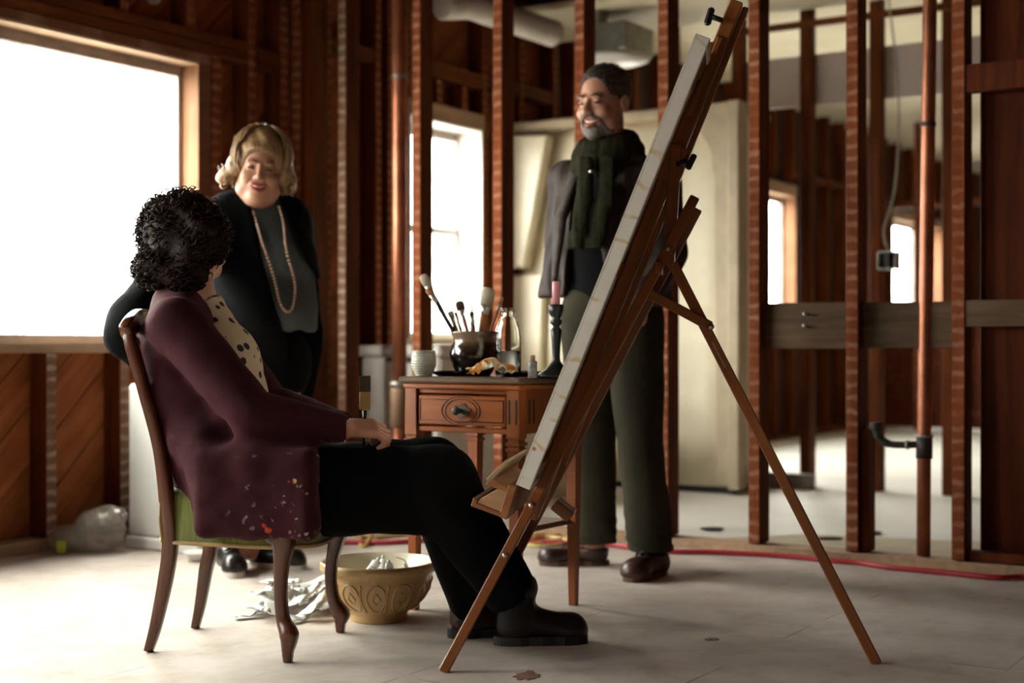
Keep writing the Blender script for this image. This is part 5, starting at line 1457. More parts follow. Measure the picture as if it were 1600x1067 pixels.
# trousers
M_OLIVE = fabric('olive_trousers', (.040, .0355, .024), .25, fold=5.)
def man_trousers(P):
    d = None
    for a, b, c_, in ((hpR, knR, anR), (hpL, knL, anL)):
        s = chain(P, [a, b, c_], [.108, .082, .080]); d = s if d is None else smin(d, s, .04)
    d = smin(d, ell(P, (hpR+hpL)/2+np.array([0, 0, .06]), (.175, .14, .12)), .05)
    w = .006*wob(P*np.array([1, 1, 1.6], np.float32), 3, 22.) + .010*np.clip((.32-P[:, 2])/.2, 0, 1)*wob(P*np.array([1, 1, 3.], np.float32), 8, 26.)
    d = d + w
    return smax(smax(d, P[:, 2]-1.06, .01), .085-P[:, 2], .01)
lo, hi = bound([hpR, hpL, anR, anL], .17); lo[2] = .06; hi[2] = 1.1
skin_mesh('trousers', man_trousers, lo, hi, .010, M_OLIVE, man, org=mo)
# shirt
def man_shirt(P):
    d = segf(P, at(953, 290, 5.11), at(953, 480, 5.12), .115, .128, ml, 1.3)
    return smax(d + .004*wob(P, 5, 30.), .955-P[:, 2]+.02*np.sin(P[:, 0]*40)*0, .01)
lo, hi = bound([at(953, 290, 5.11), at(953, 480, 5.12)], .2)
skin_mesh('shirt', man_shirt, lo, hi, .011, fabric('black_shirt', (.006, .006, .007), .3), man, org=mo)
# jacket with open front
def jk_carve(P):
    q = P - np.asarray(at(953, 375, 5.12), np.float32); l_ = q @ ml.astype(np.float32); f_ = q @ mf.astype(np.float32)
    w = np.interp(P[:, 2], [.95, 1.15, 1.35, 1.5], [.105, .088, .078, .06]).astype(np.float32)
    return np.maximum(np.abs(l_+.012)-w, .02-f_)
def man_jacket(P):
    d = chainf(P, [at(956, 290, 5.12), at(955, 380, 5.12), at(955, 475, 5.13)], [.125, .142, .165], ml, 1.42)
    d = smin(d, seg(P, shR, shL, .070, .074), .06)
    for a, b, c_ in ((shR, elR, wrR), (shL, elL, wrL)):
        d = smin(d, chain(P, [a, b, c_], [.070, .066, .056]), .03)
    d = smin(d, chain(P, [at(898, 330, 5.2), at(884, 400, 5.2), at(868, 480, 5.2)], [.07, .072, .07]), .05)
    d = d + .010*wob(P*np.array([1.6, 1.6, .7], np.float32), 6, 24.) + .005*wob(P*np.array([1.3, 1.3, .6], np.float32), 16, 60.)
    d = smax(d, -jk_carve(P), .012)
    # neck hole and hem
    d = smax(d, -seg(P, at(950, 250, 5.12), at(950, 200, 5.12), .075, .09), .01)
    hem = .972 + .02*np.sin(P[:, 0]*9.)
    d = smax(d, hem - P[:, 2], .008)
    # lapels and stand-up collar
    fL = mf*.125; 
    for sx, top in ((1, at(975, 262, 5.03)), (-1, at(905, 262, 5.12))):
        a = top; b = at(953, 345, 5.12) + mf*.165 + ml*sx*.10; c_ = at(953, 440, 5.12) + mf*.17 + ml*sx*.125
        d = smin(d, chainf(P, [a, b, c_], [.017, .020, .010], ml*.8+mf*.6*sx*-1, 2.2), .008)
    col = [at(953, 262, 5.12) + ml*.10*math.cos(t)*1.05 - mf*.10*math.sin(t) + np.array([0, 0, .015+.035*math.sin(t)]) for t in np.linspace(-.35, math.pi+.35, 9)]
    d = smin(d, chain(P, col, [.02]*9), .012)
    return d
def jacket_mat():
    m, nt, p = new_mat('worn_dark_jacket'); v = coords(nt, (1, 1, .35), rnd=False)
    n1 = noise(nt, v, 30., 5, .65); n2 = noise(nt, coords(nt, rnd=False), 130., 3)
    nt.links.new(ramp(nt, n1, [(.35, (.016, .010, .008)), (.58, (.038, .025, .021)), (.75, (.075, .052, .045))]).outputs[0], p.inputs['Base Color'])
    p.inputs['Roughness'].default_value = .7; p.inputs['Specular IOR Level'].default_value = .2; bump(nt, p, n1, .5, .006); return m
lo, hi = bound([shR, shL, elR, elL, wrR, wrL, at(955, 230, 5.1), at(955, 478, 5.1)], .15)
skin_mesh('jacket', man_jacket, lo, hi, .0085, jacket_mat(), man, org=mo)
for (px, py) in ((925, 268), (921, 293)):
    pb = at(px, py, 4.93); tube('button', [pb-mo, pb-mo+mf*.012], [.006, .005], M_ALU, man, 8)
# scarf: thick loop and two hanging ends
M_SCARF = fabric('green_knit_scarf', (.020, .019, .010), .35, 90., .9, fold=22.)
def man_scarf(P):
    c_ = at(949, 240, 5.11)
    d = None
    for z, r, rr_ in ((.035, .082, .034), (.0, .096, .038), (-.035, .104, .034)):
        loop = [c_ + ml*r*math.cos(t) - mf*r*.95*math.sin(t) + np.array([0, 0, z+.028*math.sin(t)]) for t in np.linspace(0, 2*math.pi, 15)]
        s = chain(P, loop, [rr_]*15); d = s if d is None else smin(d, s, .012)
    for pts in ([at(914, 252, 4.97), at(912, 310, 4.925), at(905, 350, 4.92), at(899, 388, 4.93)], [at(950, 250, 4.95), at(945, 310, 4.90), at(937, 350, 4.895), at(928, 392, 4.90)]):
        d = smin(d, chainf(P, pts, [.018, .020, .019, .018], ml, 1.75), .012)
    d = d + .004*wob(P*np.array([2., 2., .35], np.float32), 12, 46.) + .0015*wob(P, 13, 190.)
    return smax(d, at(0, 389, 4.92)[2] - P[:, 2], .004)
lo, hi = bound([at(949, 215, 5.11), at(905, 392, 4.9), at(985, 250, 5.2)], .14)
skin_mesh('scarf', man_scarf, lo, hi, .006, M_SCARF, man, org=mo)
shoe('shoe', heR, toR, .05, .085, [M_LEATHER_BR, M_SOLE_BR], man, mo, .018, (anR+np.array([-.005, 0, .0]), .05, (0, 0, 1)), laces=True, mat_lace=M_LEATHER_BK)
shoe('shoe', heL, toL, .052, .085, [M_LEATHER_BR, M_SOLE_BR], man, mo, .018, (anL+np.array([-.005, -.02, .0]), .05, (0, 0, 1)), laces=True, mat_lace=M_LEATHER_BK)

# ================================================================== the older woman
oo = np.array([-.90, 5.08, 0.]); of_ = np.array([.42, -.9, 0]); of_ /= np.linalg.norm(of_); ol = np.array([-of_[1], of_[0], 0])
oh = at(407, 263, 4.98); oR = frame((.16, -.97, -.16), (.13, 0, 1)); os_ = .99
ohead = head_field(oh, oR, os_, 1.0, jowl=.35, nose=1.02)
osR, osL = at(354, 348, 5.06), at(446, 356, 5.22)
oeR, owR = at(262, 440, 4.74), at(203, 522, 4.48)
oeL, owL = at(452, 470, 5.26), at(463, 605, 5.12)
onk = at(408, 335, 5.10)
ohand = hand_prims(owL, (0.03, -.1, -1), (-.9, -.2, 0), (0, -1, 0), .92, (.35, .4, .45, .5))
ohand2 = hand_prims(owR, (.25, -.8, .05), (0, 0, -1), (1, 0, 0), .92, (.3, .3, .35, .4))
def old_body(P):
    d = chain(P, [at(410, 370, 5.12), at(415, 560, 5.12)], [.10, .11])
    for a, b, c_ in ((osR, oeR, owR), (osL, oeL, owL)): d = smin(d, chain(P, [a, b, c_], [.045, .036, .025]), .03)
    for a, b in ((at(385, 590, 5.12), at(368, 850, 5.17)), (at(425, 590, 5.15), at(392, 850, 5.22))): d = smin(d, chain(P, [a, (a+b)/2, b, b*[1, 1, 0]+[0, 0, .06]], [.08, .055, .042, .036]), .03)
    d = smin(d, seg(P, at(410, 360, 5.12), onk, .08, .06), .03)
    for hp in (ohand, ohand2):
        c_ = np.asarray(hp[0][0], np.float32); nr = np.linalg.norm(P-c_, axis=1) < .28
        if nr.any(): d[nr] = smin(d[nr], hand_field(P[nr], hp), .012)
    near = np.linalg.norm(P-oh.astype(np.float32), axis=1) < .30
    if near.any():
        Q = P[near]; hd = smin(ohead(Q), seg(Q, onk, oh + np.array([0, .012, -.06]) @ oR, .06, .058), .04)
        hd = smin(hd, ell(Q, oh + np.array([0, -.035, -.105]) @ oR, (.040, .036, .026)), .03)        # soft throat
        d[near] = smin(d[near], hd, .015)
    return d
OS = skin_mat('older_skin', (.47, .235, .155), None)
lo, hi = bound([osR, osL, oeR, owR, owR+[.0, -.2, 0], oh+[0, 0, .15], owL+[0, 0, -.2], [-1.0, 5.2, .03]], .13); lo[2] = .02
fz = tuple(((oh[i]-.14, oh[i]+.14, .0035),) + (((owL[i]-.06-(.13 if i == 2 else 0), owL[i]+.06, .006),)) for i in range(3))
old = person(oo, 'smiling older woman in black cardigan with a long pearl necklace', old_body, lo, hi, .018, [OS, M_LIP, M_EYE], fz, head_class(oh, oR, os_))
M_OHAIR = hair_mat('ash_blonde_hair', (.15, .078, .032), (.44, .28, .14), (40, 40, 14))
def old_hair(P):
    q = loc(P, oh, oR, os_)
    d = ell(q, (0, .022, .042), (.096, .112, .104))
    for sx, c_ in ((-1, .118), (1, .103)):
        d = smin(d, ell(q, (sx*.085, .02, -.01), (.035, .06, .05)), .03)
        d = smin(d, ell(q, (sx*c_, .02, -.048), (.032, .04, .026)), .03)
    d = d + .006*wob(q*np.array([1, 1, 1.6], np.float32), 21, 52.) + .002*wob(q, 22, 150.)
    fx = smin(ell(q, (0, -.105, -.05), (.078, .105, .105)), seg(q, (-.032, -.118, .012), (.032, -.118, .012), .058, .058), .02)
    d = smax(d, -fx, .010)
    d = smax(d, -(q[:, 2]+.078), .01)
    return d*os_
skin_mesh('hair', old_hair, oh-.2, oh+.2, .005, M_OHAIR, old, org=oo)
rr = np.random.RandomState(5); paths = []
for i in range(230):
    th = rr.uniform(-2.3, 2.3); ph = rr.uniform(.1, 1.5)
    # start on the crown, run down the side with a wave and flick out at the ends
    pts = []; n = 12; a0 = rr.uniform(0, 6); amp = rr.uniform(.003, .007); ln = rr.uniform(.5, 1.0)
    for k2 in range(n):
        u_ = k2/(n-1); el_ = math.pi/2*(1-ph/1.6) - u_*ln*1.55
        rad = 1.05 + .10*max(0, u_-.6)
        x = math.sin(th)*math.cos(el_)*.1*rad; y = math.cos(th)*math.cos(el_)*.115*rad+.02; z = .042 + math.sin(el_)*.106*rad
        w_ = amp*math.sin(a0+u_*9); pts.append(np.array([x*(1+w_*4), y*(1+w_*4), max(z, -.085)+w_]))
    if any(p[1] < -.055 and p[2] < .06 for p in pts): continue
    pts = [oh + (p*os_) @ oR for p in pts]
    paths.append((pts, [.0015]+[.0046]*(n-3)+[.003, .001]))
for sx, cc in ((-1, .118), (1, .104)):
    for i in range(60):                                        # curled ends beside the jaw
        c_ = np.array([sx*(cc-.01+rr.uniform(-.02, .026)), .015+rr.uniform(-.035, .04), -.045+rr.uniform(-.03, .028)]); r0 = rr.uniform(.009, .018); ax = rr.normal(size=3); ax /= np.linalg.norm(ax); b1 = np.cross(ax, (0, 0, 1)); b1 /= np.linalg.norm(b1); b2 = np.cross(ax, b1)
        pts = [oh + ((c_ + b1*r0*math.cos(t) + b2*r0*math.sin(t) + ax*.003*t)*os_) @ oR for t in np.linspace(0, rr.uniform(3, 5.5), 9)]
        paths.append((pts, [.0012]+[.003]*7+[.001]))
lk = locks_mesh('hair_locks', paths, M_OHAIR, old, oo, 4); tag(lk, kind='stuff')
eyebrows(old, oh, oR, os_, hair_mat('fair_brow', (.12, .07, .045), (.2, .12, .08)), oo, .0024)
teeth(old, oh, oR, os_, oo)
# sweater with scalloped hem
M_SWEATER = fabric('slate_knit', (.085, .098, .105), .15, 150., .6, fold=9.)
def sweater_core(P):
    d = chainf(P, [at(410, 350, 5.12), at(415, 430, 5.10), at(418, 540, 5.10)], [.125, .145, .15], ol, 1.22)
    d = smin(d, ell(P, at(424, 405, 5.03), (.13, .12, .09)), .06)
    d = smin(d, ell(P, at(426, 485, 5.04), (.14, .14, .12)), .06)
    return smin(d, seg(P, osR, osL, .07, .065), .05)
def old_sweater(P):
    d = sweater_core(P) + .003*wob(P, 31, 30.)
    d = smin(d, seg(P, onk+[0, 0, -.03], onk+[0, 0, .012], .068, .064), .02)
    hemz = at(0, 520, 4.95)[2] + .014*np.abs(np.sin(P[:, 0]*52.))
    return smax(d, hemz-P[:, 2], .003)
lo, hi = bound([osR, osL, at(424, 540, 5.0), onk], .16)
skin_mesh('sweater', old_sweater, lo, hi, .008, M_SWEATER, old, org=oo)
def old_cardigan(P):
    d = sweater_core(P) - .020
    d = smin(d, chainf(P, [at(405, 520, 5.12), at(405, 600, 5.14)], [.165, .17], ol, 1.2), .05)
    d = smin(d, chain(P, [osR, oeR, owR], [.080, .082, .084]), .05)
    d = smin(d, ell(P, at(212, 500, 4.52), (.085, .085, .095)), .04)
    d = smin(d, seg(P, at(240, 470, 4.62), at(228, 540, 4.56), .085, .08), .04)
    d = smin(d, chain(P, [osL, oeL, owL], [.062, .048, .046]), .05)
    d = d + .006*wob(P, 33, 26.)
    z = P[:, 2]; xl = np.interp(z, [.80, .90, 1.06, 1.28, 1.34], [-.79, -.80, -.85, -.905, -.915]); xr = np.interp(z, [.8, .9, 1.06, 1.28, 1.34], [-.55, -.62, -.70, -.80, -.83])
    fr = (P - np.asarray(at(415, 430, 5.12), np.float32)) @ of_.astype(np.float32)
    carve = np.maximum(np.maximum(xl-P[:, 0], P[:, 0]-xr), .02-fr)
    d = smax(d, -carve, .012)
    d = smax(d, -seg(P, onk+[0, 0, -.0], onk+[0, 0, .12], .075, .10), .012)
    return smax(d, .60-P[:, 2], .01)
lo, hi = bound([osR, osL, owR, owL, at(405, 600, 5.1)], .17); lo[2] = .58
skin_mesh('cardigan', old_cardigan, lo, hi, .010, M_BLACKKNIT, old, org=oo)
def old_trousers(P):
    d = ell(P, at(412, 560, 5.12), (.17, .15, .16))
    for a, b in ((at(385, 590, 5.12), at(368, 828, 5.17)), (at(425, 590, 5.15), at(392, 828, 5.22))): d = smin(d, chain(P, [a, b], [.12, .08]), .05)
    return smax(d + .006*wob(P, 35, 22.), .165-P[:, 2], .008)
lo, hi = bound([at(412, 520, 5.12), at(368, 828, 5.17), at(392, 828, 5.22), at(425, 590, 5.15)], .19); lo[2] = .15
skin_mesh('trousers', old_trousers, lo, hi, .014, M_PANTS_B, old, org=oo)
# necklace: one long loop of pearls lying on the sweater
M_PEARL = plain('pearl', (.60, .40, .29), .25, var=.06, coat=.3)
nk = spline([onk+np.array([-.075, -.02, .02]), at(388, 322, 4.955), at(400, 355, 4.925), at(417, 400, 4.90), at(427, 440, 4.885), at(437, 475, 4.88), at(447, 487, 4.88), at(455, 478, 4.885), at(457, 450, 4.89), at(451, 410, 4.905), at(442, 365, 4.93), at(434, 325, 4.97), onk+np.array([.075, 0, .02])], 30)
def drop_on(p):
    "push a bead forward until it lies on the sweater"
    p = np.array(p); 
    for _ in range(6):
        dd = float(sweater_core(p[None].astype(np.float32))[0]); p[1] += (dd-.010)*.9
    return p
nk2 = [drop_on(p) if 20 < i < len(nk)-20 else np.array(p) for i, p in enumerate(nk)]
bv, bf = [], []; acc_ = 1.; 
ico = bmesh.new(); bmesh.ops.create_icosphere(ico, subdivisions=1, radius=1.); iv = [np.array(v.co) for v in ico.verts]; ifc = [[v.index for v in f.verts] for f in ico.faces]; ico.free()
for i in range(1, len(nk2)):
    acc_ += np.linalg.norm(nk2[i]-nk2[i-1])
    if acc_ >= .0105:
        acc_ = 0.; o = len(bv); bv += [nk2[i]-oo+v*.0062 for v in iv]; bf += [[q+o for q in f] for f in ifc]
nko = mesh('necklace', bv, bf, M_PEARL, old, True); tag(nko, 'long string of pink pearls', kind='stuff')
shoe('shoe', at(352, 880, 5.22)*[1, 1, 0], at(370, 903, 4.985)*[1, 1, 0], .045, .075, [M_LEATHER_BK, M_SOLE_W], old, oo, .020, laces=True, mat_lace=M_BLACKKNIT)
shoe('shoe', at(386, 885, 5.27)*[1, 1, 0], at(478, 889, 5.18)*[1, 1, 0], .043, .07, [M_LEATHER_BK, M_SOLE_W], old, oo, .018)

# ================================================================== the seated painter
so = np.array([-.74, 3.93, 0.])
shc = at(306, 368, 3.98); sR_ = frame((.68, .73, -.05)); ss = .96
shead = head_field(shc, sR_, ss, .8)
sn = at(306, 462, 3.95)
ssN, ssF = at(276, 508, 3.775), at(318, 492, 4.10)
seN, swN = at(395, 645, 3.70), at(538, 671, 3.765)
seF, swF = at(420, 628, 4.12), at(532, 662, 3.93)
hN, hF = at(375, 765, 3.83), at(385, 760, 4.02)
kN, kF = at(684, 757, 3.84), at(672, 733, 4.0)
aN, aF = at(806, 935, 3.885), at(738, 935, 3.99)
handN = hand_prims(swN, (.93, .32, .02), (.05, .55, -.85), (0.2, .8, .5), .98, (.75, .85, .95, 1.0), (.7, .3, .5))
handF = hand_prims(swF, (.86, -.5, .06), (.1, -.2, -.95), (.2, -.6, .6), .95, (.7, .8, .9, 1.0), (.7, .3, .5))
def seat_body(P):
    d = chain(P, [at(350, 765, 3.93), at(305, 620, 3.93), at(292, 510, 3.93)], [.10, .09, .085])
    for a, b, c_ in ((ssN, seN, swN), (ssF, seF, swF)): d = smin(d, chain(P, [a, b, c_], [.04, .034, .025]), .03)
    for a, b, c_ in ((hN, kN, aN), (hF, kF, aF)): d = smin(d, chain(P, [a, b, c_], [.085, .055, .04]), .03)
    d = smin(d, seg(P, at(300, 505, 3.94), sn, .06, .052), .03)
    for hp in (handN, handF):
        c_ = np.asarray(hp[0][0], np.float32); nr = np.linalg.norm(P-c_, axis=1) < .26
        if nr.any(): d[nr] = smin(d[nr], hand_field(P[nr], hp, .004), .010)
    near = np.linalg.norm(P-shc.astype(np.float32), axis=1) < .30
    if near.any():
        Q = P[near]; hd = smin(shead(Q), seg(Q, sn, shc + np.array([0, .02, -.06]) @ sR_, .05, .05), .03); d[near] = smin(d[near], hd, .015)
    return d
SS = skin_mat('painter_skin', (.50, .24, .155), None)
lo, hi = bound([ssN, ssF, seN, seF, kN, kF, aN, aF, shc+[0, 0, .14], swN+[.15, 0, 0]], .11)
fz = ( ((shc[0]-.12, shc[0]+.12, .005), (swN[0]-.04, swN[0]+.15, .0035)), ((shc[1]-.12, shc[1]+.12, .005), (swN[1]-.05, swF[1]+.06, .0035)), ((shc[2]-.15, shc[2]+.14, .005), (swN[2]-.06, swN[2]+.07, .0035)) )
sit = person(so, 'curly haired woman in paint splattered maroon cardigan sitting on the chair', seat_body, lo, hi, .018, [SS, M_LIP, M_EYE], fz, head_class(shc, sR_, ss))
# curly hair: dark core and several hundred ringlets
M_CURL = hair_mat('dark_curls', (.004, .0016, .001), (.028, .010, .005), (70, 70, 70))
M_CURL.node_tree.nodes['Principled BSDF'].inputs['Specular IOR Level'].default_value = .12
M_CURL.node_tree.nodes['Principled BSDF'].inputs['Roughness'].default_value = .5
hc1, hr1 = at(284, 364, 3.96), np.array([.125, .128, .120]); hc2, hr2 = at(254, 418, 3.92), np.array([.080, .10, .052]); hc3, hr3 = at(316, 368, 3.90), np.array([.080, .085, .085]); hc4, hr4 = at(288, 424, 3.86), np.array([.062, .05, .045])
def curl_core(P):
    d = smin(smin(ell(P, hc1, hr1-.006), ell(P, hc2, hr2-.004), .04), ell(P, hc3, hr3-.006), .03)
    d = smin(d, ell(P, hc4, hr4), .03)
    d = d + .010*wob(P, 41, 55.) + .004*wob(P, 42, 120.)
    q = loc(P, shc, sR_, ss); d = smax(d, -ell(q, (0, -.13, -.055), (.062, .10, .095)), .012)
    return d
skin_mesh('hair', curl_core, hc1-.24, hc1+.24, .006, M_CURL, sit, org=so)
rr = np.random.RandomState(9); paths = []
tries = 0
while len(paths) < 1000 and tries < 9000:
    tries += 1
    c_, r_ = ((hc1, hr1), (hc1, hr1), (hc1, hr1), (hc2, hr2), (hc2, hr2), (hc3, hr3), (hc4, hr4))[rr.randint(7)]
    v = rr.normal(size=3); v /= np.linalg.norm(v)
    if v[2] < -.6 and c_ is hc1: continue
    p = c_ + v*r_*rr.uniform(.92, 1.02)
    if curl_core(p[None].astype(np.float32))[0] < -.02: continue
    q = loc(p[None], shc, sR_, ss)[0]
    if ell(q[None].astype(np.float32), (0, -.13, -.055), (.066, .105, .098))[0] < 0: continue
    out = v/np.linalg.norm(v); dn = np.array([0, 0, -1.]) + out*.25 + rr.normal(size=3)*.45; dn -= out*np.dot(dn, out)*.75; dn /= np.linalg.norm(dn)
    b1 = np.cross(dn, out); b1 /= np.linalg.norm(b1); b2 = np.cross(dn, b1)
    R0 = rr.uniform(.007, .014); L0 = rr.uniform(.035, .075); tw = rr.uniform(2.0, 3.6)*2*math.pi; ph = rr.uniform(0, 6.28); n = 22
    pts = [p - out*.006 + dn*L0*(k2/(n-1)-.35) - out*(.25*L0*(k2/(n-1))**2) + (b1*math.cos(ph+tw*k2/(n-1)) + b2*math.sin(ph+tw*k2/(n-1)))*R0*(.75+.35*k2/(n-1)) + out*.004 for k2 in range(n)]
    paths.append((pts, [.0010]+[.0020]*(n-4)+[.0016, .0012, .0006]))
lk = locks_mesh('hair_curls', paths, M_CURL, sit, so, 4); tag(lk, kind='stuff')
# blouse with black dots
def dots_mat():
    m, nt, p = new_mat('cream_dotted_blouse'); v = coords(nt, rnd=False)
    vo = N(nt, 'ShaderNodeTexVoronoi'); vo.inputs['Scale'].default_value = 26.; vo.inputs['Randomness'].default_value = .55; nt.links.new(v, vo.inputs['Vector'])
    col = mixc(nt, ramp(nt, vo.outputs['Distance'], [(.27, (1, 1, 1)), (.31, (0, 0, 0))]).outputs[0], (.60, .46, .31), (.012, .010, .012))
    nt.links.new(col, p.inputs['Base Color']); p.inputs['Roughness'].default_value = .85
    bump(nt, p, noise(nt, v, 25., 3), .3, .006); return m
def sit_blouse(P):
    d = chain(P, [at(315, 490, 3.96), at(333, 560, 3.92), at(352, 622, 3.92)], [.072, .118, .118])
    d = smin(d, ell(P, at(372, 560, 3.92), (.056, .11, .062)), .03)
    d = d + .004*wob(P, 51, 42.)
    return smax(d, -seg(P, sn, at(310, 430, 3.96), .055, .07), .008)
lo, hi = bound([at(315, 480, 3.96), at(352, 640, 3.92), at(400, 600, 3.92)], .15)
skin_mesh('blouse', sit_blouse, lo, hi, .0075, dots_mat(), sit, org=so)
# cardigan: torso, sleeves and the skirt that hangs over the side of the chair
def maroon_mat():
    m, nt, p = new_mat('maroon_cardigan'); v = coords(nt, rnd=False)
    n1 = noise(nt, v, 7., 4); n2 = noise(nt, v, 300., 2)
    col = ramp(nt, n1, [(.3, (.027, .0042, .0072)), (.7, (.043, .0075, .0115))]).outputs[0]
    # dried paint on the lower front corner
    sx = N(nt, 'ShaderNodeSeparateXYZ'); nt.links.new(v, sx.inputs[0])
    low = ramp(nt, sx.outputs[2], [(.50, (1, 1, 1)), (.58, (0, 0, 0))]).outputs[0]
    fr = ramp(nt, math_(nt, 'ADD', sx.outputs[0], .5), [(.50, (0, 0, 0)), (.60, (1, 1, 1))]).outputs[0]
    for sc, th, c_, sd in ((22., .20, (.40, .035, .015), 0), (26., .19, (.5, .45, .42), 7), (24., .15, (.5, .32, .07), 13), (45., .26, (.20, .15, .17), 21)):
        vo = N(nt, 'ShaderNodeTexVoronoi'); vo.inputs['Scale'].default_value = sc
        mp = N(nt, 'ShaderNodeMapping'); mp.inputs['Location'].default_value = (sd*.37, sd*.21, sd*.53); nt.links.new(v, mp.inputs[0])
        dn = noise(nt, mp.outputs[0], 60., 3); wv = N(nt, 'ShaderNodeVectorMath', operation='MULTIPLY_ADD'); wv.inputs[1].default_value = (.03, .03, .03); nt.links.new(dn, wv.inputs[0]); nt.links.new(mp.outputs[0], wv.inputs[2])
        nt.links.new(wv.outputs[0], vo.inputs['Vector'])
        k1 = ramp(nt, vo.outputs['Distance'], [(th, (1, 1, 1)), (th+.05, (0, 0, 0))]).outputs[0]
        k2 = ramp(nt, noise(nt, mp.outputs[0], 16., 2), [(.56, (0, 0, 0)), (.62, (1, 1, 1))]).outputs[0]
        col = mixc(nt, math_(nt, 'MULTIPLY', math_(nt, 'MULTIPLY', k1, k2), math_(nt, 'MULTIPLY', low, fr)), col, c_)
    nt.links.new(col, p.inputs['Base Color']); p.inputs['Roughness'].default_value = .9; p.inputs['Sheen Weight'].default_value = .1; p.inputs['Specular IOR Level'].default_value = .15
    p.inputs['Sheen Tint'].default_value = (.6, .25, .3, 1)
    bump(nt, p, n2, .4, .003); return m
sdir = np.array([.2, .98, 0]); sdir /= np.linalg.norm(sdir)
def rbox(P, c_, ax, half, r):
    q = np.abs((P - np.asarray(c_, np.float32)) @ np.stack(ax).T.astype(np.float32)) - np.asarray(half, np.float32)
    return np.linalg.norm(np.maximum(q, 0), axis=1) + np.minimum(q.max(1), 0) - r
def sit_cardigan(P):
    d = chainf(P, [at(352, 768, 3.92), at(338, 715, 3.92), at(305, 620, 3.92), at(289, 545, 3.93), at(290, 500, 3.94)], [.135, .132, .130, .125, .095], sdir, 1.32)
    d = smin(d, seg(P, ssN, ssF, .074, .07), .05)
    arms = smin(chain(P, [ssN, seN, swN], [.075, .064, .040]), chain(P, [ssF, seF, swF], [.066, .055, .036]), .01)
    d = smin(d, arms, .014)
    # hanging skirt on the near side and over the thigh
    sk = rbox(P, at(402, 770, 3.672), (CF, CS, np.array([0, 0, 1.])), (.135, .008, .088), .03) + .004*np.sin(P[:, 0]*40.)*np.clip((.52-P[:, 2])/.2, 0, 1)
    d = smin(d, sk, .07)
    d = smin(d, seg(P, at(318, 690, 3.77), at(352, 800, 3.70), .065, .035), .06)
    d = smin(d, seg(P, at(315, 620, 3.83), at(400, 740, 3.75), .06, .05), .04)
    d = smin(d, seg(P, at(400, 720, 3.70), at(478, 715, 3.72), .05, .03), .05)
    d = d + .0045*wob(P*np.array([1, 1, 1.3], np.float32), 55, 30.) + .002*wob(P, 56, 80.)
    # open front: cut away what lies before the chest, except the arms
    nrm_ = np.array([.83, 0, .56], np.float32); cut = (P @ nrm_) - float(np.dot(nrm_, at(374, 545, 3.92)))
    cut2 = np.maximum(cut, np.maximum(-(arms-.012), .56-P[:, 2])) if False else cut
    body_cut = smax(d, np.where(P[:, 2] > .60, cut, -1.), .012)
    d = np.where(P[:, 2] > .585, np.minimum(body_cut, arms + .0045*wob(P, 55, 30.)), d)
    d = smin(d, seg(P, at(272, 470, 3.93), at(300, 455, 3.98), .05, .045), .04)
    d = smax(d, -seg(P, sn, at(320, 425, 3.97), .058, .08), .01)
    d = smax(d, -seg(P, swN + (swN-seN)*.03, swN + (swN-seN)*.5, .034, .034), .004)
    d = smax(d, (P[:, 0]-(swN[0]+.012)), .006)
    return d
lo, hi = bound([ssN, ssF, seN, seF, swN, at(352, 768, 3.93), at(398, 840, 3.66), at(290, 460, 3.94)], .16)
skin_mesh('cardigan', sit_cardigan, lo, hi, .0085, maroon_mat(), sit, org=so)
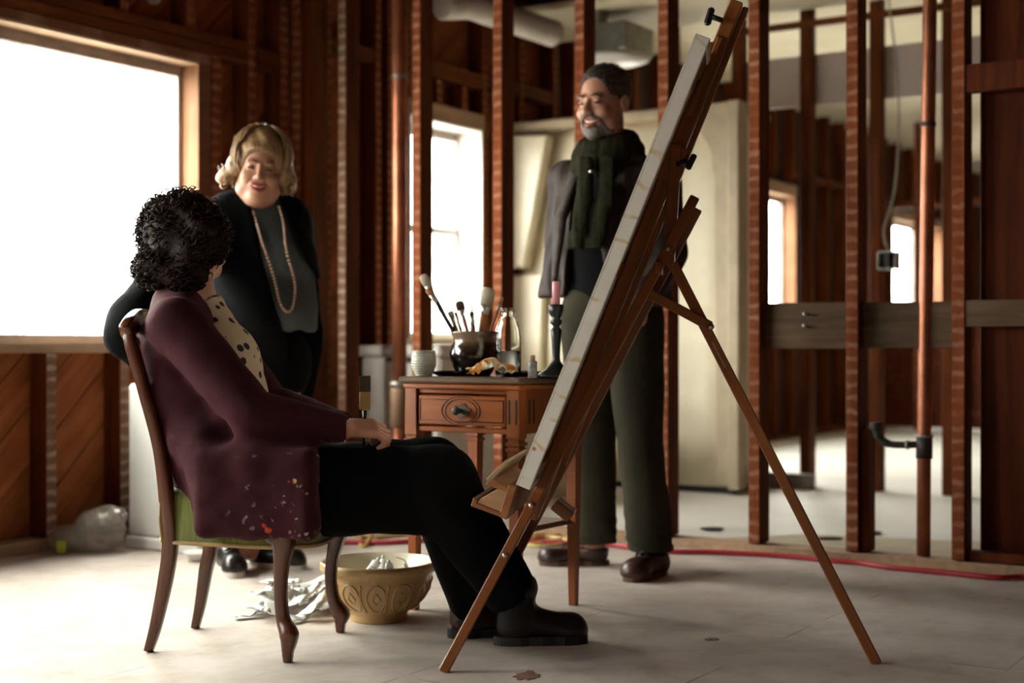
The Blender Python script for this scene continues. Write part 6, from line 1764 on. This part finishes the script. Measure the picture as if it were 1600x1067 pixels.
def sit_trousers(P):
    d = None
    for a, b, c_, rr_ in ((hN, kN, aN, (.118, .104, .072)), (hF, kF, aF, (.11, .088, .072))):
        s = chain(P, [a, b, c_], rr_, .03); d = s if d is None else smin(d, s, .012)
    d = smin(d, ell(P, at(360, 765, 3.93), (.13, .17, .11)), .04)
    d = smin(d, seg(P, at(480, 790, 3.80), at(640, 800, 3.83), .07, .055), .05)
    d = smin(d, seg(P, at(450, 795, 3.76), at(540, 795, 3.78), .065, .06), .04)
    d = d + .006*wob(P, 61, 24.) + .003*wob(P, 62, 60.)
    k_ = (aN-kN)/np.linalg.norm(aN-kN)
    e_ = np.minimum(np.dot(k_, aN), 1e9); d = smax(d, (P @ k_.astype(np.float32)) - float(np.dot(k_, aN)) - .006 - .006*np.sin(P[:, 1]*60), .02)
    return d
lo, hi = bound([hN, hF, kN, kF, aN, aF, at(640, 830, 3.83)], .16)
skin_mesh('trousers', sit_trousers, lo, hi, .011, M_PANTS_B, sit, org=so)
kk = (aN-kN)/np.linalg.norm(aN-kN)
b1 = shoe('boot', (-.050, 3.895, 0), (.208, 3.925, 0), .047, .10, [M_LEATHER_BK, M_SOLE_D], sit, so, .024, (aN-kk*.03+np.array([.012, 0, .0]), .066, -kk))
b2 = shoe('boot', (-.180, 3.985, 0), (.055, 4.05, 0), .047, .10, [M_LEATHER_BR, M_SOLE_D], sit, so, .024, (aF-kk*.03, .056, -kk))
tube('pull_loop', [p-so for p in spline([at(822, 925, 3.88), at(829, 905, 3.88), at(826, 900, 3.88), at(819, 918, 3.88)], 5)], .004, M_BLACKKNIT, b1, 6)
# flat brush held upright in the clasped hands
hb = empty('flat_brush', at(571, 668, 3.84)); tag(hb, 'wide flat brush with brass ferrule held upright in the clasped hands', 'paintbrush')
h0 = at(571, 668, 3.84)
Mb = bar_matrix(at(570, 650, 3.84)-h0, at(570, 587, 3.84)-h0, (.95, .3, 0))[0]
kpx = 3.84/F_PX
def hpiece(name, lo_, hi_, mat, bev=.001):
    o = box(name, lo_, hi_, mat, hb, bev); o.matrix_local = Mb; return o
ux = 8.5*kpx
hpiece('ferrule', (-.004, -ux, 10*kpx), (.004, ux, 38*kpx), plain('brass_ferrule', (.62, .48, .22), .28, .9, var=.05))
hpiece('bristles', (-.004, -ux*1.02, 38*kpx), (.004, ux*1.05, 63*kpx), plain('brown_bristles', (.05, .028, .014), .9, bmp=.5, bscale=300.), .002)
tube('handle', [at(568, 700, 3.83)-h0, at(570, 660, 3.84)-h0, at(570, 641, 3.84)-h0], [.004, .005, .006], M_HAND[2], hb, 8)
